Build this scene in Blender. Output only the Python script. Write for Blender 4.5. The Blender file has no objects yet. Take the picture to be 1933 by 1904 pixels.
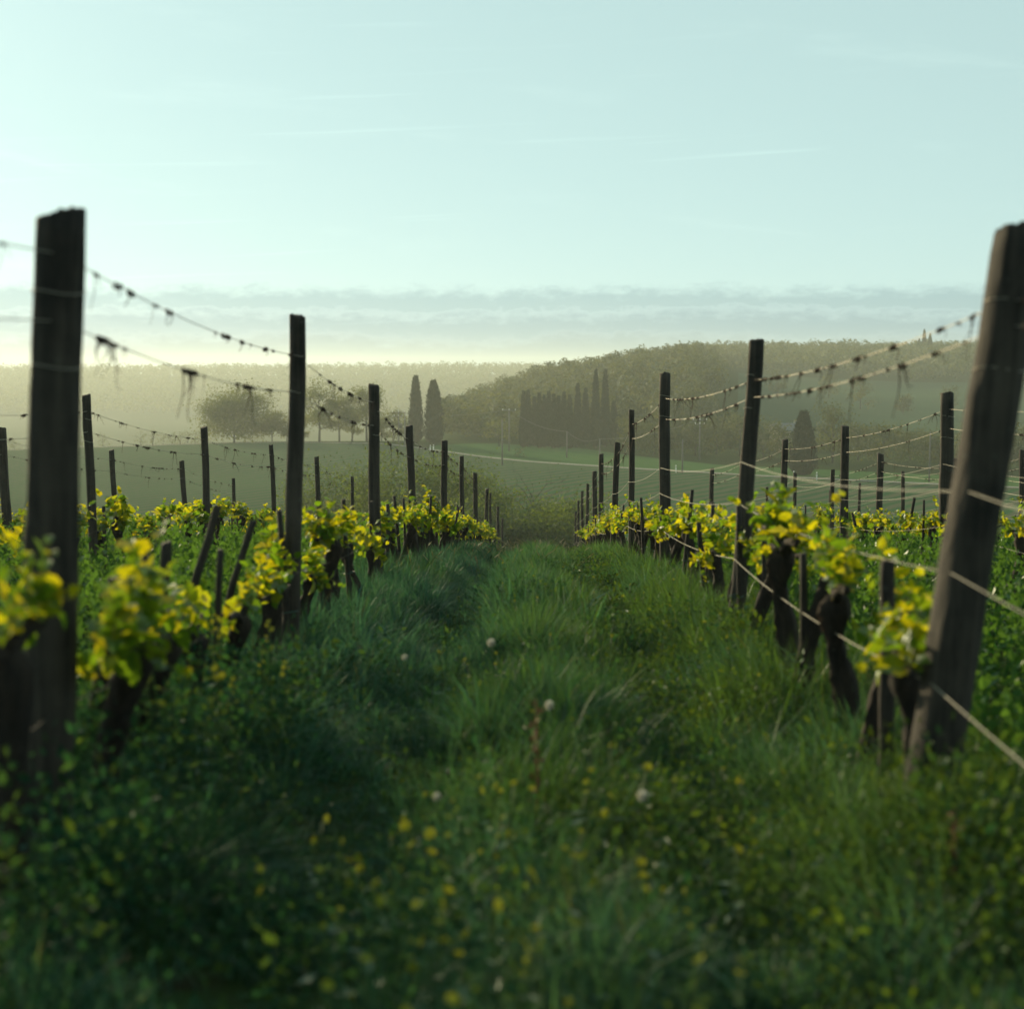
import bpy, math, random
import numpy as np
from mathutils import Vector, Matrix, Euler

R_ = math.radians
random.seed(7)
rng = np.random.default_rng(7)
scene = bpy.context.scene
col = scene.collection

# ------------------------------------------------------------------ camera
F, CU, CV = 2761.0, 966.5, 952.0           # lens in units of the 1933 px wide layout
YAW, PITCH = math.atan(51.5 / F), math.atan(252.0 / F)
cam_d = bpy.data.cameras.new('camera')
cam = bpy.data.objects.new('camera', cam_d)
col.objects.link(cam)
scene.camera = cam
cam_d.sensor_width = 56.0
cam_d.lens = 80.0
cam_d.clip_start = 0.05
cam_d.clip_end = 9000.0
cam.location = (0, 0, 0)
cam.rotation_euler = (math.pi / 2 - PITCH, 0, YAW)
cam_d.dof.use_dof = True
cam_d.dof.focus_distance = 26.0
cam_d.dof.aperture_fstop = 2.9
cam_d.dof.aperture_blades = 5
CAMR = cam.rotation_euler.to_matrix()

# ------------------------------------------------------------------ light
SUN_AZ, SUN_EL = R_(-33), R_(15.5)           # left of the row direction, low
EXPOSURE = 0.6
SKY_POW, SKY_K, SKY_MINT = 0.20, 3.3, 0.95
world = bpy.data.worlds.new('World')
scene.world = world
world.use_nodes = True
sun_d = bpy.data.lights.new('sun', 'SUN')
sun_d.energy = 4.7
sun_d.angle = R_(0.6)
sun_d.color = (1.0, 0.83, 0.50)
sun = bpy.data.objects.new('sun', sun_d)
col.objects.link(sun)
sdir = Vector((math.sin(SUN_AZ) * math.cos(SUN_EL), math.cos(SUN_AZ) * math.cos(SUN_EL), math.sin(SUN_EL)))
sun.rotation_euler = sdir.to_track_quat('Z', 'Y').to_euler()
sun.location = sdir * 100
vs = scene.view_settings
vs.view_transform = 'Standard'
vs.look = 'None'
vs.gamma = 1.0
vs.use_curve_mapping = False
vs.exposure = EXPOSURE
scene.cycles.use_denoising = True
scene.cycles.max_bounces = 8
scene.cycles.diffuse_bounces = 3
scene.cycles.transmission_bounces = 4
scene.cycles.transparent_max_bounces = 4
scene.cycles.volume_bounces = 1


class NT:
    """small helper around a node tree"""
    def __init__(s, tree):
        s.t = tree
        s.t.nodes.clear()

    def n(s, typ, **kw):
        nd = s.t.nodes.new(typ)
        for k, v in kw.items():
            if k.startswith('i_'):
                nd.inputs[k[2:].replace('_', ' ')].default_value = v
            else:
                setattr(nd, k, v)
        return nd

    def l(s, a, b):
        s.t.links.new(a, b)

    def val(s, sock, v):
        if hasattr(v, 'links') or hasattr(v, 'is_linked'):
            s.l(v, sock)
        else:
            sock.default_value = v

    def m(s, op, a, b=0.0, c=None, clamp=False):
        nd = s.n('ShaderNodeMath', operation=op, use_clamp=clamp)
        s.val(nd.inputs[0], a)
        s.val(nd.inputs[1], b)
        if c is not None:
            s.val(nd.inputs[2], c)
        return nd.outputs[0]

    def mix(s, f, a, b, blend='MIX'):
        nd = s.n('ShaderNodeMix', data_type='RGBA', blend_type=blend)
        s.val(nd.inputs[0], f)
        s.val(nd.inputs[6], a)
        s.val(nd.inputs[7], b)
        return nd.outputs[2]

    def sm(s, x, a, b):
        nd = s.n('ShaderNodeMapRange', interpolation_type='SMOOTHSTEP')
        s.val(nd.inputs[0], x)
        nd.inputs[1].default_value = a
        nd.inputs[2].default_value = b
        return nd.outputs[0]

    def noise(s, vec, scale, detail=3.0, rough=0.5, dist=0.0):
        nd = s.n('ShaderNodeTexNoise')
        s.l(vec, nd.inputs['Vector'])
        nd.inputs['Scale'].default_value = scale
        nd.inputs['Detail'].default_value = detail
        nd.inputs['Roughness'].default_value = rough
        nd.inputs['Distortion'].default_value = dist
        return nd.outputs['Fac']

    def comb(s, x, y, z):
        nd = s.n('ShaderNodeCombineXYZ')
        for i, v in enumerate((x, y, z)):
            s.val(nd.inputs[i], v)
        return nd.outputs[0]


def build_world():
    t = NT(world.node_tree)
    out = t.n('ShaderNodeOutputWorld')
    bg = t.n('ShaderNodeBackground')
    sky = t.n('ShaderNodeTexSky', sky_type='NISHITA', sun_disc=False, sun_elevation=SUN_EL, sun_rotation=SUN_AZ,
              altitude=200.0, air_density=1.0, dust_density=0.6, ozone_density=1.2)
    tc = t.n('ShaderNodeTexCoord')
    sep = t.n('ShaderNodeSeparateXYZ')
    t.l(tc.outputs['Generated'], sep.inputs[0])
    x, y, z = sep.outputs
    az = t.m('ARCTAN2', x, y)
    # film balance of the whole sky: cyan-mint, uniform in every direction
    bw = t.n('ShaderNodeRGBToBW')
    t.l(sky.outputs[0], bw.inputs[0])
    lum = t.m('MULTIPLY', t.m('POWER', bw.outputs[0], SKY_POW), SKY_K)
    lc = t.n('ShaderNodeCombineColor')
    for i in range(3):
        t.l(lum, lc.inputs[i])
    c = t.mix(SKY_MINT, t.mix(1.0, sky.outputs[0], (1.0, 1.06, 0.95, 1), 'MULTIPLY'), t.mix(1.0, lc.outputs[0], (0.70, 1.0, 0.99, 1), 'MULTIPLY'))
    # thin high veil
    hi = t.noise(t.comb(t.m('MULTIPLY', az, 2.2), t.m('MULTIPLY', t.m('ADD', z, t.m('MULTIPLY', az, 0.10)), 16.0), 0.0), 1.6, 5, 0.6, 0.4)
    veil = t.m('MULTIPLY', t.sm(hi, 0.54, 0.80), 0.24)
    c = t.mix(veil, c, t.mix(1.0, c, (1.7, 1.55, 1.45, 1), 'MULTIPLY'))
    st = t.noise(t.comb(t.m('MULTIPLY', az, 3.0), t.m('MULTIPLY', t.m('SUBTRACT', z, t.m('MULTIPLY', az, 0.05)), 130.0), 3.0), 1.3, 3, 0.5)
    streak = t.m('MULTIPLY', t.m('MULTIPLY', t.sm(st, 0.62, 0.78), t.sm(z, 0.34, 0.10)), 0.16)
    c = t.mix(streak, c, t.mix(1.0, c, (1.7, 1.6, 1.5, 1), 'MULTIPLY'))
    # banks of low cloud lying along the horizon all the way round
    for (e0, amp, sc, seed, rim, body, soft, dens) in (
            (0.0590, 0.0075, 9.0, 1.0, (1.00, 1.0, 1.0, 1), (0.63, 0.67, 0.73, 1), 0.0020, 0.9),
            (0.0430, 0.0110, 5.0, 6.0, (1.22, 1.16, 1.14, 1), (0.84, 0.85, 0.90, 1), 0.0020, 0.9),
            (0.0270, 0.0130, 4.0, 9.0, (1.25, 1.18, 1.15, 1), (0.90, 0.88, 0.88, 1), 0.0040, 0.8)):
        big = t.noise(t.comb(t.m('MULTIPLY', az, sc), seed, 0.0), 1.0, 2, 0.5)
        vec = t.comb(t.m('MULTIPLY', az, 46.0), t.m('MULTIPLY', z, 110.0), seed)
        puff = t.noise(vec, 1.5, 5, 0.62)
        edge = t.m('ADD', e0, t.m('ADD', t.m('MULTIPLY', t.m('SUBTRACT', big, 0.5), amp * 2.4), t.m('MULTIPLY', t.m('SUBTRACT', puff, 0.5), amp * 1.5)))
        d = t.m('SUBTRACT', edge, z)
        mask = t.m('MULTIPLY', t.sm(d, 0.0, soft), dens)
        fall = t.sm(t.m('ADD', d, t.m('MULTIPLY', t.m('SUBTRACT', puff, 0.5), 0.010)), 0.0, 0.012)
        layer = t.mix(fall, t.mix(1.0, c, rim, 'MULTIPLY'), t.mix(1.0, c, body, 'MULTIPLY'))
        c = t.mix(mask, c, layer)
    t.l(c, bg.inputs[0])
    bg.inputs[1].default_value = 0.108
    t.l(bg.outputs[0], out.inputs[0])


build_world()

# ------------------------------------------------------------------ helpers
def P2W(u, v, d):
    """point on the plane y = d seen at layout pixel (u, v)"""
    r = CAMR @ Vector(((u - CU) / F, -(v - CV) / F, -1.0))
    return r * (d / r.y)


def tv(u):
    return (u - 1018.0) / F


def link(o, parent=None):
    col.objects.link(o)
    if parent is not None:
        o.parent = parent
    return o


def tag(o, label=None, cat=None, group=None, kind=None):
    if label:
        o['label'] = label
    if cat:
        o['category'] = cat
    if group:
        o['group'] = group
    if kind:
        o['kind'] = kind
    return o


def np_mesh(name, V, Fc, mat=None, smooth=True, tint=None):
    V = np.asarray(V, dtype=np.float32)
    Fc = np.asarray(Fc, dtype=np.int32)
    me = bpy.data.meshes.new(name)
    n, k = Fc.shape
    me.vertices.add(len(V))
    me.vertices.foreach_set('co', V.ravel())
    me.loops.add(n * k)
    me.loops.foreach_set('vertex_index', Fc.ravel())
    me.polygons.add(n)
    me.polygons.foreach_set('loop_start', np.arange(0, n * k, k, dtype=np.int32))
    me.polygons.foreach_set('use_smooth', np.full(n, smooth, dtype=bool))
    if tint is not None:
        a = me.attributes.new('tint', 'FLOAT_COLOR', 'POINT')
        cc = np.ones((len(V), 4), dtype=np.float32)
        cc[:, :3] = tint
        a.data.foreach_set('color', cc.ravel())
    me.update(calc_edges=True)
    if mat:
        me.materials.append(mat)
    return me


def ob(name, me, parent=None, loc=(0, 0, 0), rot=(0, 0, 0), sc=1.0):
    o = bpy.data.objects.new(name, me)
    link(o, parent)
    o.location = loc
    o.rotation_euler = rot
    o.scale = (sc, sc, sc) if not hasattr(sc, '__len__') else sc
    return o


def empty(name, loc, rz=0.0):
    o = bpy.data.objects.new(name, None)
    link(o)
    o.location = loc
    o.rotation_euler = (0, 0, rz)
    o.empty_display_size = 0.1
    return o


def tube(P, rad, sides=6, cap=True, jit=0.0, r=None):
    """tapered tube along polyline P -> (V, quads/tris as 4-index)"""
    P = np.asarray(P, dtype=float)
    n = len(P)
    rad = np.broadcast_to(np.asarray(rad, dtype=float), (n,))
    T = np.gradient(P, axis=0)
    T /= np.linalg.norm(T, axis=1)[:, None] + 1e-9
    ref = np.array([0.31, 0.22, 1.0]) if abs(T[0][2]) < 0.8 else np.array([1.0, 0.15, 0.0])
    A = np.cross(T, ref)
    A /= np.linalg.norm(A, axis=1)[:, None] + 1e-9
    B = np.cross(T, A)
    ang = np.linspace(0, 2 * math.pi, sides, endpoint=False)
    rr = rad[:, None] * np.ones((n, sides))
    if jit and r is not None:
        rr = rr * (1 + r.uniform(-jit, jit, (n, sides)) * 0.6 + r.uniform(-jit, jit, (1, sides)))
    V = P[:, None, :] + rr[:, :, None] * (np.cos(ang)[None, :, None] * A[:, None, :] + np.sin(ang)[None, :, None] * B[:, None, :])
    V = V.reshape(-1, 3)
    i, j = np.meshgrid(np.arange(n - 1), np.arange(sides), indexing='ij')
    a = i * sides + j
    b = i * sides + (j + 1) % sides
    Fq = np.stack([a, b, b + sides, a + sides], -1).reshape(-1, 4)
    if cap:
        V = np.vstack([V, P[:1], P[-1:]])
        c0, c1 = n * sides, n * sides + 1
        jj = np.arange(sides)
        f0 = np.stack([np.full(sides, c0), (jj + 1) % sides, jj, jj], -1)
        k = (n - 1) * sides
        f1 = np.stack([np.full(sides, c1), k + jj, k + (jj + 1) % sides, k + (jj + 1) % sides], -1)
        return V, Fq, np.vstack([f0[:, :3], f1[:, :3]])
    return V, Fq, np.zeros((0, 3), dtype=int)


class MB:
    """collects tubes and cards; everything ends as triangles"""
    def __init__(s):
        s.V, s.T, s.n = [], [], 0

    def add(s, V, Q=None, T=None):
        if Q is not None and len(Q):
            Q = np.asarray(Q)
            s.T.append(np.vstack([Q[:, [0, 1, 2]], Q[:, [0, 2, 3]]]) + s.n)
        if T is not None and len(T):
            s.T.append(np.asarray(T) + s.n)
        s.V.append(np.asarray(V, dtype=float))
        s.n += len(V)

    def tube(s, P, rad, sides=6, **kw):
        V, Q, T = tube(P, rad, sides, **kw)
        s.add(V, Q, T)

    def cards(s, C, size, r, up=0.0, aspect=0.7, **kw):
        V, Q = cards(C, size, r, up, aspect, **kw)
        s.add(V, Q)

    def mesh(s, name, mat, smooth=True, tint=None):
        return np_mesh(name, np.vstack(s.V), np.vstack(s.T), mat, smooth, tint)


def unit(a):
    return a / (np.linalg.norm(a, axis=-1, keepdims=True) + 1e-9)


def cards(C, size, r, up=0.0, aspect=0.7, dirs=None, nrm=None, nj=0.45):
    """leaf-shaped rhombic faces, bent a little"""
    C = np.asarray(C, dtype=float)
    n = len(C)
    d = unit(r.normal(size=(n, 3)) + np.array([0, 0, up])) if dirs is None else unit(dirs + r.normal(size=(n, 3)) * 0.25)
    if nrm is not None:
        N = unit(unit(nrm) + r.normal(size=(n, 3)) * nj)
        d = unit(d - N * np.sum(d * N, 1)[:, None])
        s = np.cross(N, d)
    else:
        s = unit(np.cross(d, r.normal(size=(n, 3))))
    L = (np.asarray(size) * r.uniform(0.6, 1.3, n))[:, None]
    W = L * aspect
    nn = np.cross(d, s)
    V = np.stack([C, C + d * L * 0.5 + s * W * 0.5 + nn * L * 0.08, C + d * L, C + d * L * 0.5 - s * W * 0.5 + nn * L * 0.08], 1).reshape(-1, 3)
    Q = np.arange(4 * n).reshape(n, 4)
    return V, Q


ORD = ['', 'first', 'second', 'third', 'fourth', 'fifth', 'sixth', 'seventh', 'eighth', 'ninth', 'tenth', 'eleventh', 'twelfth',
       'thirteenth', 'fourteenth', 'fifteenth', 'sixteenth', 'seventeenth', 'eighteenth', 'nineteenth', 'twentieth']


def ordn(i):
    if i <= 20:
        return ORD[i]
    tens = {2: 'twenty', 3: 'thirty', 4: 'forty', 5: 'fifty'}[i // 10]
    if i % 10 == 0:
        return {20: 'twentieth', 30: 'thirtieth', 40: 'fortieth', 50: 'fiftieth'}[i]
    return tens + '-' + ORD[i % 10]


# ------------------------------------------------------------------ materials
def base_mat(name):
    m = bpy.data.materials.new(name)
    m.use_nodes = True
    t = NT(m.node_tree)
    o = t.n('ShaderNodeOutputMaterial')
    return m, t, o


def mat_leaf(name, dif, trn, tmix=0.45, gloss=0.06, rough=0.4, var=0.35, scale=9.0, use_tint=False, objvar=False, alt=None, isl=0.9):
    m, t, o = base_mat(name)
    tc = t.n('ShaderNodeTexCoord')
    geo = t.n('ShaderNodeNewGeometry')
    nz = t.noise(tc.outputs['Object'], scale, 2)
    f = t.m('ADD', 1.0 - var, t.m('MULTIPLY', t.m('ADD', nz, t.m('MULTIPLY', geo.outputs['Random Per Island'], isl)), var))
    if objvar:
        oi = t.n('ShaderNodeObjectInfo')
        f = t.m('MULTIPLY', f, t.m('ADD', 0.75, t.m('MULTIPLY', oi.outputs['Random'], 0.5)))
    dc, tcx = dif, trn
    if use_tint:
        at = t.n('ShaderNodeAttribute', attribute_name='tint')
        dc = t.mix(1.0, (*dif, 1), at.outputs['Color'], 'MULTIPLY')
        tcx = t.mix(1.0, (*trn, 1), at.outputs['Color'], 'MULTIPLY')
    else:
        dc, tcx = (*dif, 1), (*trn, 1)
    if alt:
        oi2 = t.n('ShaderNodeObjectInfo')
        hue = t.m('FRACT', t.m('ADD', t.m('MULTIPLY', oi2.outputs['Random'], 7.0), geo.outputs['Random Per Island']))
        tcx = t.mix(t.sm(hue, .15, .80), tcx, (*alt, 1))
    fc = t.n('ShaderNodeCombineColor')
    for i in range(3):
        t.l(f, fc.inputs[i])
    d = t.n('ShaderNodeBsdfDiffuse')
    t.l(t.mix(1.0, dc, fc.outputs[0], 'MULTIPLY'), d.inputs[0])
    tr = t.n('ShaderNodeBsdfTranslucent')
    t.l(t.mix(1.0, tcx, fc.outputs[0], 'MULTIPLY'), tr.inputs[0])
    mx = t.n('ShaderNodeMixShader')
    mx.inputs[0].default_value = tmix
    t.l(d.outputs[0], mx.inputs[1])
    t.l(tr.outputs[0], mx.inputs[2])
    g = t.n('ShaderNodeBsdfGlossy')
    g.inputs['Roughness'].default_value = rough
    g.inputs[0].default_value = (0.9, 0.95, 0.95, 1)
    fr = t.n('ShaderNodeFresnel')
    fr.inputs[0].default_value = 1.4
    mx2 = t.n('ShaderNodeMixShader')
    t.l(t.m('MULTIPLY', fr.outputs[0], gloss * 10, clamp=True), mx2.inputs[0])
    t.l(mx.outputs[0], mx2.inputs[1])
    t.l(g.outputs[0], mx2.inputs[2])
    t.l(mx2.outputs[0], o.inputs[0])
    return m


def mat_wood(name, c0, c1, sx=28.0, sz=2.2, bump=0.5, rough=0.85):
    m, t, o = base_mat(name)
    tc = t.n('ShaderNodeTexCoord')
    oi = t.n('ShaderNodeObjectInfo')
    mp = t.n('ShaderNodeMapping')
    mp.inputs['Scale'].default_value = (sx, sx, sz)
    t.l(tc.outputs['Object'], mp.inputs[0])
    off = t.comb(t.m('MULTIPLY', oi.outputs['Random'], 40.0), 0.0, t.m('MULTIPLY', oi.outputs['Random'], 17.0))
    va = t.n('ShaderNodeVectorMath', operation='ADD')
    t.l(mp.outputs[0], va.inputs[0])
    t.l(off, va.inputs[1])
    a = t.noise(va.outputs[0], 1.0, 6, 0.65, 0.6)
    b = t.noise(tc.outputs['Object'], 3.5, 4, 0.6)
    f = t.m('ADD', t.m('MULTIPLY', a, 0.9), t.m('MULTIPLY', b, 0.75))
    f = t.sm(f, 0.58, 1.06)
    c = t.mix(f, (*c0, 1), (*c1, 1))
    # lichen
    li = t.m('MULTIPLY', t.sm(t.noise(tc.outputs['Object'], 22.0, 4, 0.7), 0.62, 0.72), 0.35)
    c = t.mix(li, c, (0.10, 0.105, 0.085, 1))
    p = t.n('ShaderNodeBsdfPrincipled')
    t.l(c, p.inputs['Base Color'])
    p.inputs['Roughness'].default_value = rough
    p.inputs['Specular IOR Level'].default_value = 0.3
    bp = t.n('ShaderNodeBump')
    bp.inputs['Strength'].default_value = bump
    bp.inputs['Distance'].default_value = 0.01
    t.l(a, bp.inputs['Height'])
    t.l(bp.outputs[0], p.inputs['Normal'])
    t.l(p.outputs[0], o.inputs[0])
    return m


def mat_plain(name, c, rough=0.7, metal=0.0, var=0.25, scale=6.0, spec=0.4):
    m, t, o = base_mat(name)
    tc = t.n('ShaderNodeTexCoord')
    nz = t.noise(tc.outputs['Object'], scale, 4, 0.6)
    cc = t.mix(nz, tuple(x * (1 - var) for x in c) + (1,), tuple(x * (1 + var) for x in c) + (1,))
    p = t.n('ShaderNodeBsdfPrincipled')
    t.l(cc, p.inputs['Base Color'])
    p.inputs['Roughness'].default_value = rough
    p.inputs['Metallic'].default_value = metal
    p.inputs['Specular IOR Level'].default_value = spec
    t.l(p.outputs[0], o.inputs[0])
    return m


def mat_ground():
    m, t, o = base_mat('hillside_soil')
    tc = t.n('ShaderNodeTexCoord')
    a = t.noise(tc.outputs['Object'], 0.05, 6, 0.65)
    b = t.noise(tc.outputs['Object'], 6.0, 5, 0.7)
    c = t.mix(a, (0.016, 0.034, 0.010, 1), (0.036, 0.056, 0.016, 1))
    c = t.mix(t.sm(b, 0.45, 0.7), c, (0.020, 0.018, 0.010, 1))
    d = t.n('ShaderNodeBsdfDiffuse')
    t.l(c, d.inputs[0])
    t.l(d.outputs[0], o.inputs[0])
    return m


def mat_field(name, c0, c1, csoil, ang, period, width=0.5, amt=0.6):
    """young crop standing in drilled rows on darker soil"""
    m, t, o = base_mat(name)
    tc = t.n('ShaderNodeTexCoord')
    sep = t.n('ShaderNodeSeparateXYZ')
    t.l(tc.outputs['Object'], sep.inputs[0])
    wob = t.noise(tc.outputs['Object'], 0.03, 3)
    q = t.m('ADD', t.m('MULTIPLY', sep.outputs[0], math.cos(ang)), t.m('MULTIPLY', sep.outputs[1], math.sin(ang)))
    q = t.m('ADD', q, t.m('MULTIPLY', wob, 6.0))
    s = t.m('SINE', t.m('MULTIPLY', q, 2 * math.pi / period))
    gap = t.noise(tc.outputs['Object'], 1.1, 5, 0.75)
    rowm = t.sm(t.m('ADD', t.m('MULTIPLY', s, 0.5), t.m('MULTIPLY', t.m('SUBTRACT', gap, 0.5), 2.2)), -width, width)
    big = t.noise(tc.outputs['Object'], 0.018, 5, 0.6)
    c = t.mix(t.sm(big, 0.3, 0.7), (*c0, 1), (*c1, 1))
    c = t.mix(t.m('MULTIPLY', t.m('SUBTRACT', 1.0, rowm), amt), c, (*csoil, 1))
    d = t.n('ShaderNodeBsdfDiffuse')
    t.l(c, d.inputs[0])
    t.l(d.outputs[0], o.inputs[0])
    return m


M = {}
M['ground'] = mat_ground()
M['grass'] = mat_leaf('grass_blade', (1, 1, 1), (1.5, 1.5, 0.7), 0.42, 0.005, 0.55, 0.3, 3.0, use_tint=True)
M['herb'] = mat_leaf('weed_leaf', (1, 1, 1), (1.9, 1.5, 0.5), 0.42, 0.003, 0.6, 0.3, 3.0, use_tint=True)
M['crop'] = mat_leaf('cover_crop_leaf', (0.030, 0.085, 0.020), (0.10, 0.20, 0.02), 0.38, 0.004, 0.4, 0.5, 3.0)
M['vleaf'] = mat_leaf('vine_leaf', (0.045, 0.100, 0.006), (0.60, 0.53, 0.006), 0.50, 0.006, 0.5, 0.45, 12.0, objvar=True, alt=(0.17, 0.29, 0.010))  # alt: random greener tint, painted in for leaves in shade
M['vstem'] = mat_leaf('vine_shoot', (0.16, 0.15, 0.03), (0.30, 0.25, 0.02), 0.3, 0.03, 0.5, 0.2, 12.0)
M['bark'] = mat_wood('vine_bark', (0.008, 0.006, 0.005), (0.034, 0.024, 0.017), 34.0, 7.0, 0.9, 0.95)
M['post'] = mat_wood('weathered_post', (0.007, 0.006, 0.005), (0.058, 0.046, 0.035), 34.0, 1.6, 1.0)
M['stake'] = mat_wood('stake_wood', (0.009, 0.007, 0.006), (0.040, 0.031, 0.024), 40.0, 4.0)
M['wire'] = mat_plain('wire_galvanised', (0.30, 0.27, 0.22), 0.5, 0.6, 0.3)
M['rope'] = mat_plain('wire_pale', (0.28, 0.25, 0.19), 0.6, 0.0, 0.3)
M['tendril'] = mat_plain('tendril_dry', (0.035, 0.020, 0.013), 0.9, 0.0, 0.5, 20.0)
M['tie'] = mat_plain('tie_green', (0.008, 0.07, 0.055), 0.5)
M['yellow'] = mat_leaf('petal_yellow', (0.26, 0.27, 0.025), (0.30, 0.30, 0.025), 0.4, 0.002, 0.5, 0.2)
M['white'] = mat_leaf('seed_down', (0.62, 0.60, 0.55), (0.6, 0.58, 0.5), 0.4, 0.0, 0.5, 0.1)
M['fstem'] = mat_leaf('flower_stem', (0.05, 0.09, 0.03), (0.09, 0.13, 0.02), 0.3, 0.008, 0.5, 0.2)
M['dock'] = mat_plain('dock_rust', (0.15, 0.045, 0.02), 0.8)
M['ear'] = mat_leaf('grass_ear', (0.20, 0.19, 0.10), (0.34, 0.29, 0.12), 0.5, 0.03, 0.5, 0.25, 3.0)
M['cypress'] = mat_leaf('cypress_scale', (0.020, 0.030, 0.014), (0.018, 0.024, 0.008), 0.15, 0.003, 0.6, 0.3, 1.5)
M['oak'] = mat_leaf('oak_leaf', (0.048, 0.074, 0.014), (0.17, 0.18, 0.014), 0.38, 0.004, 0.5, 0.4, 0.6)
M['wood'] = mat_leaf('woodland_leaf', (0.050, 0.082, 0.015), (0.17, 0.17, 0.014), 0.34, 0.004, 0.6, 0.8, 0.11, isl=0.25)
M['grove'] = mat_leaf('grove_leaf', (0.022, 0.058, 0.020), (0.16, 0.21, 0.018), 0.38, 0.003, 0.5, 0.85, 0.9)  # wide brightness spread paints sunlit speckles among darker leaves
M['limb'] = mat_plain('tree_limb', (0.036, 0.034, 0.027), 0.9, 0.0, 0.4, 1.0)
M['field'] = mat_field('crop_field', (0.020, 0.064, 0.026), (0.034, 0.088, 0.034), (0.078, 0.080, 0.052), -0.455, 2.8, 0.55, 0.9)
M['meadow'] = mat_field('meadow_grass', (0.036, 0.086, 0.028), (0.056, 0.112, 0.034), (0.06, 0.10, 0.04), 0.3, 5.0, 0.9, 0.3)
M['hillvine'] = mat_field('hill_rows', (0.026, 0.066, 0.036), (0.044, 0.092, 0.044), (0.034, 0.044, 0.030), 0.5, 3.4, 0.5, 0.8)
M['road'] = mat_plain('gravel_white', (0.15, 0.145, 0.13), 0.95, 0.0, 0.2, 0.8)
M['pole'] = mat_plain('pole_concrete', (0.11, 0.105, 0.095), 0.9)
M['marker'] = mat_plain('marker_white', (0.75, 0.75, 0.72), 0.6)
M['cable'] = mat_plain('cable', (0.10, 0.10, 0.10), 0.6)
M['stone'] = mat_plain('house_stone', (0.30, 0.26, 0.20), 0.9, 0.0, 0.3, 1.5)
M['roof'] = mat_plain('house_roof', (0.09, 0.10, 0.12), 0.7, 0.0, 0.2, 2.0)
M['dark'] = mat_plain('opening_dark', (0.02, 0.02, 0.02), 0.5)

# ------------------------------------------------------------------ terrain
NEAR = np.array([(-60, -.2), (-10, -1.15), (0, -1.40), (5, -1.56), (9, -1.72), (13, -1.97), (17, -2.33), (22, -2.90), (28, -3.58), (34, -4.34), (40, -5.12),
                 (49, -6.25), (60, -7.9), (80, -11.2), (100, -13.9), (120, -15.8)])
TC = [-.9, -.5, -.37, -.2, -.1, -.0645, -.0065, .03, .06, .11, .15, .25, .5, .9]
TR = {
    100: [-13.9] * 14,
    120: [-15.6] * 14,
    150: [-16.3] * 14,
    180: [-17.5, -17, -16.7] + [-16.5] * 6 + [-16.7, -16.8, -17, -17.5, -18],
    230: [-20, -19, -18, -16.8, -16.6, -16.6, -16.6, -16.7, -16.9, -17.2, -17.5, -18, -19, -20],
    268: [-20, -19, -17.8, -16.2, -16.0, -16.0, -16.7, -16.9, -17.1, -17.5, -17.8, -18.3, -19.5, -20],
    312: [-21, -19, -17.2, -15.3, -15.2, -15.4, -16.9, -17.1, -17.3, -17.7, -18, -18.5, -20, -21],
    345: [-22, -20, -18.5, -16.5, -16.3, -16.2, -17.2, -17.3, -17.4, -17.6, -18, -18.5, -20, -21],
    400: [-24, -23, -22, -21, -20, -18.5, -14, -11.5, -10, -8, -15, -17, -18, -19],
    450: [-28, -27, -26, -25, -24, -18.5, -10, -7.5, -6, -3.5, -12, -15, -16, -16],
    520: [-33, -32, -31, -30, -28, -21, -9, -5.5, -3, -1, -8, -12, -13, -13],
    600: [-36, -35, -35, -34, -32, -26, -12, -7, -3, 0, -4, -8, -9, -9],
    800: [-40, -40, -40, -40, -38, -34, -22, -10, -2, 4, 5, 5.5, 6, 6],
    1100: [-38, -38, -38, -38, -38, -36, -30, -20, -10, 0, 4, 5, 6, 6],
    1600: [-5, -5, -5, -4, -3, -2.5, -3, -6, -8, -8, -6, -5, -5, -5],
    2200: [-14] * 14,
    3200: [-22] * 14,
}
_yk = np.array(sorted(TR))
_tab = np.array([TR[k] for k in _yk], dtype=float)
_ly = np.linspace(math.log(100), math.log(3200), 240)
_tt = np.linspace(-.9, .9, 361)
_d1 = np.stack([np.interp(_ly, np.log(_yk), _tab[:, j]) for j in range(len(TC))], 1)
_d2 = np.stack([np.interp(_tt, TC, _d1[i]) for i in range(len(_ly))], 0)


def _blur(a, k, axis):
    pad = [(0, 0), (0, 0)]
    pad[axis] = (k, k)
    p = np.pad(a, pad, mode='edge')
    c = np.cumsum(np.insert(p, 0, 0, axis=axis), axis=axis)
    n = 2 * k + 1
    sl1 = [slice(None)] * 2
    sl0 = [slice(None)] * 2
    sl1[axis] = slice(n, None)
    sl0[axis] = slice(0, -n)
    return (c[tuple(sl1)] - c[tuple(sl0)]) / n


for _ in range(2):
    _d2 = _blur(_blur(_d2, 2, 0), 2, 1)
_ny = np.linspace(-60, 120, 721)
_nz = np.interp(_ny, NEAR[:, 0], NEAR[:, 1])
_k = np.ones(21) / 21
for _ in range(2):
    _nz = np.convolve(np.pad(_nz, 10, mode='edge'), _k, mode='valid')


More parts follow.
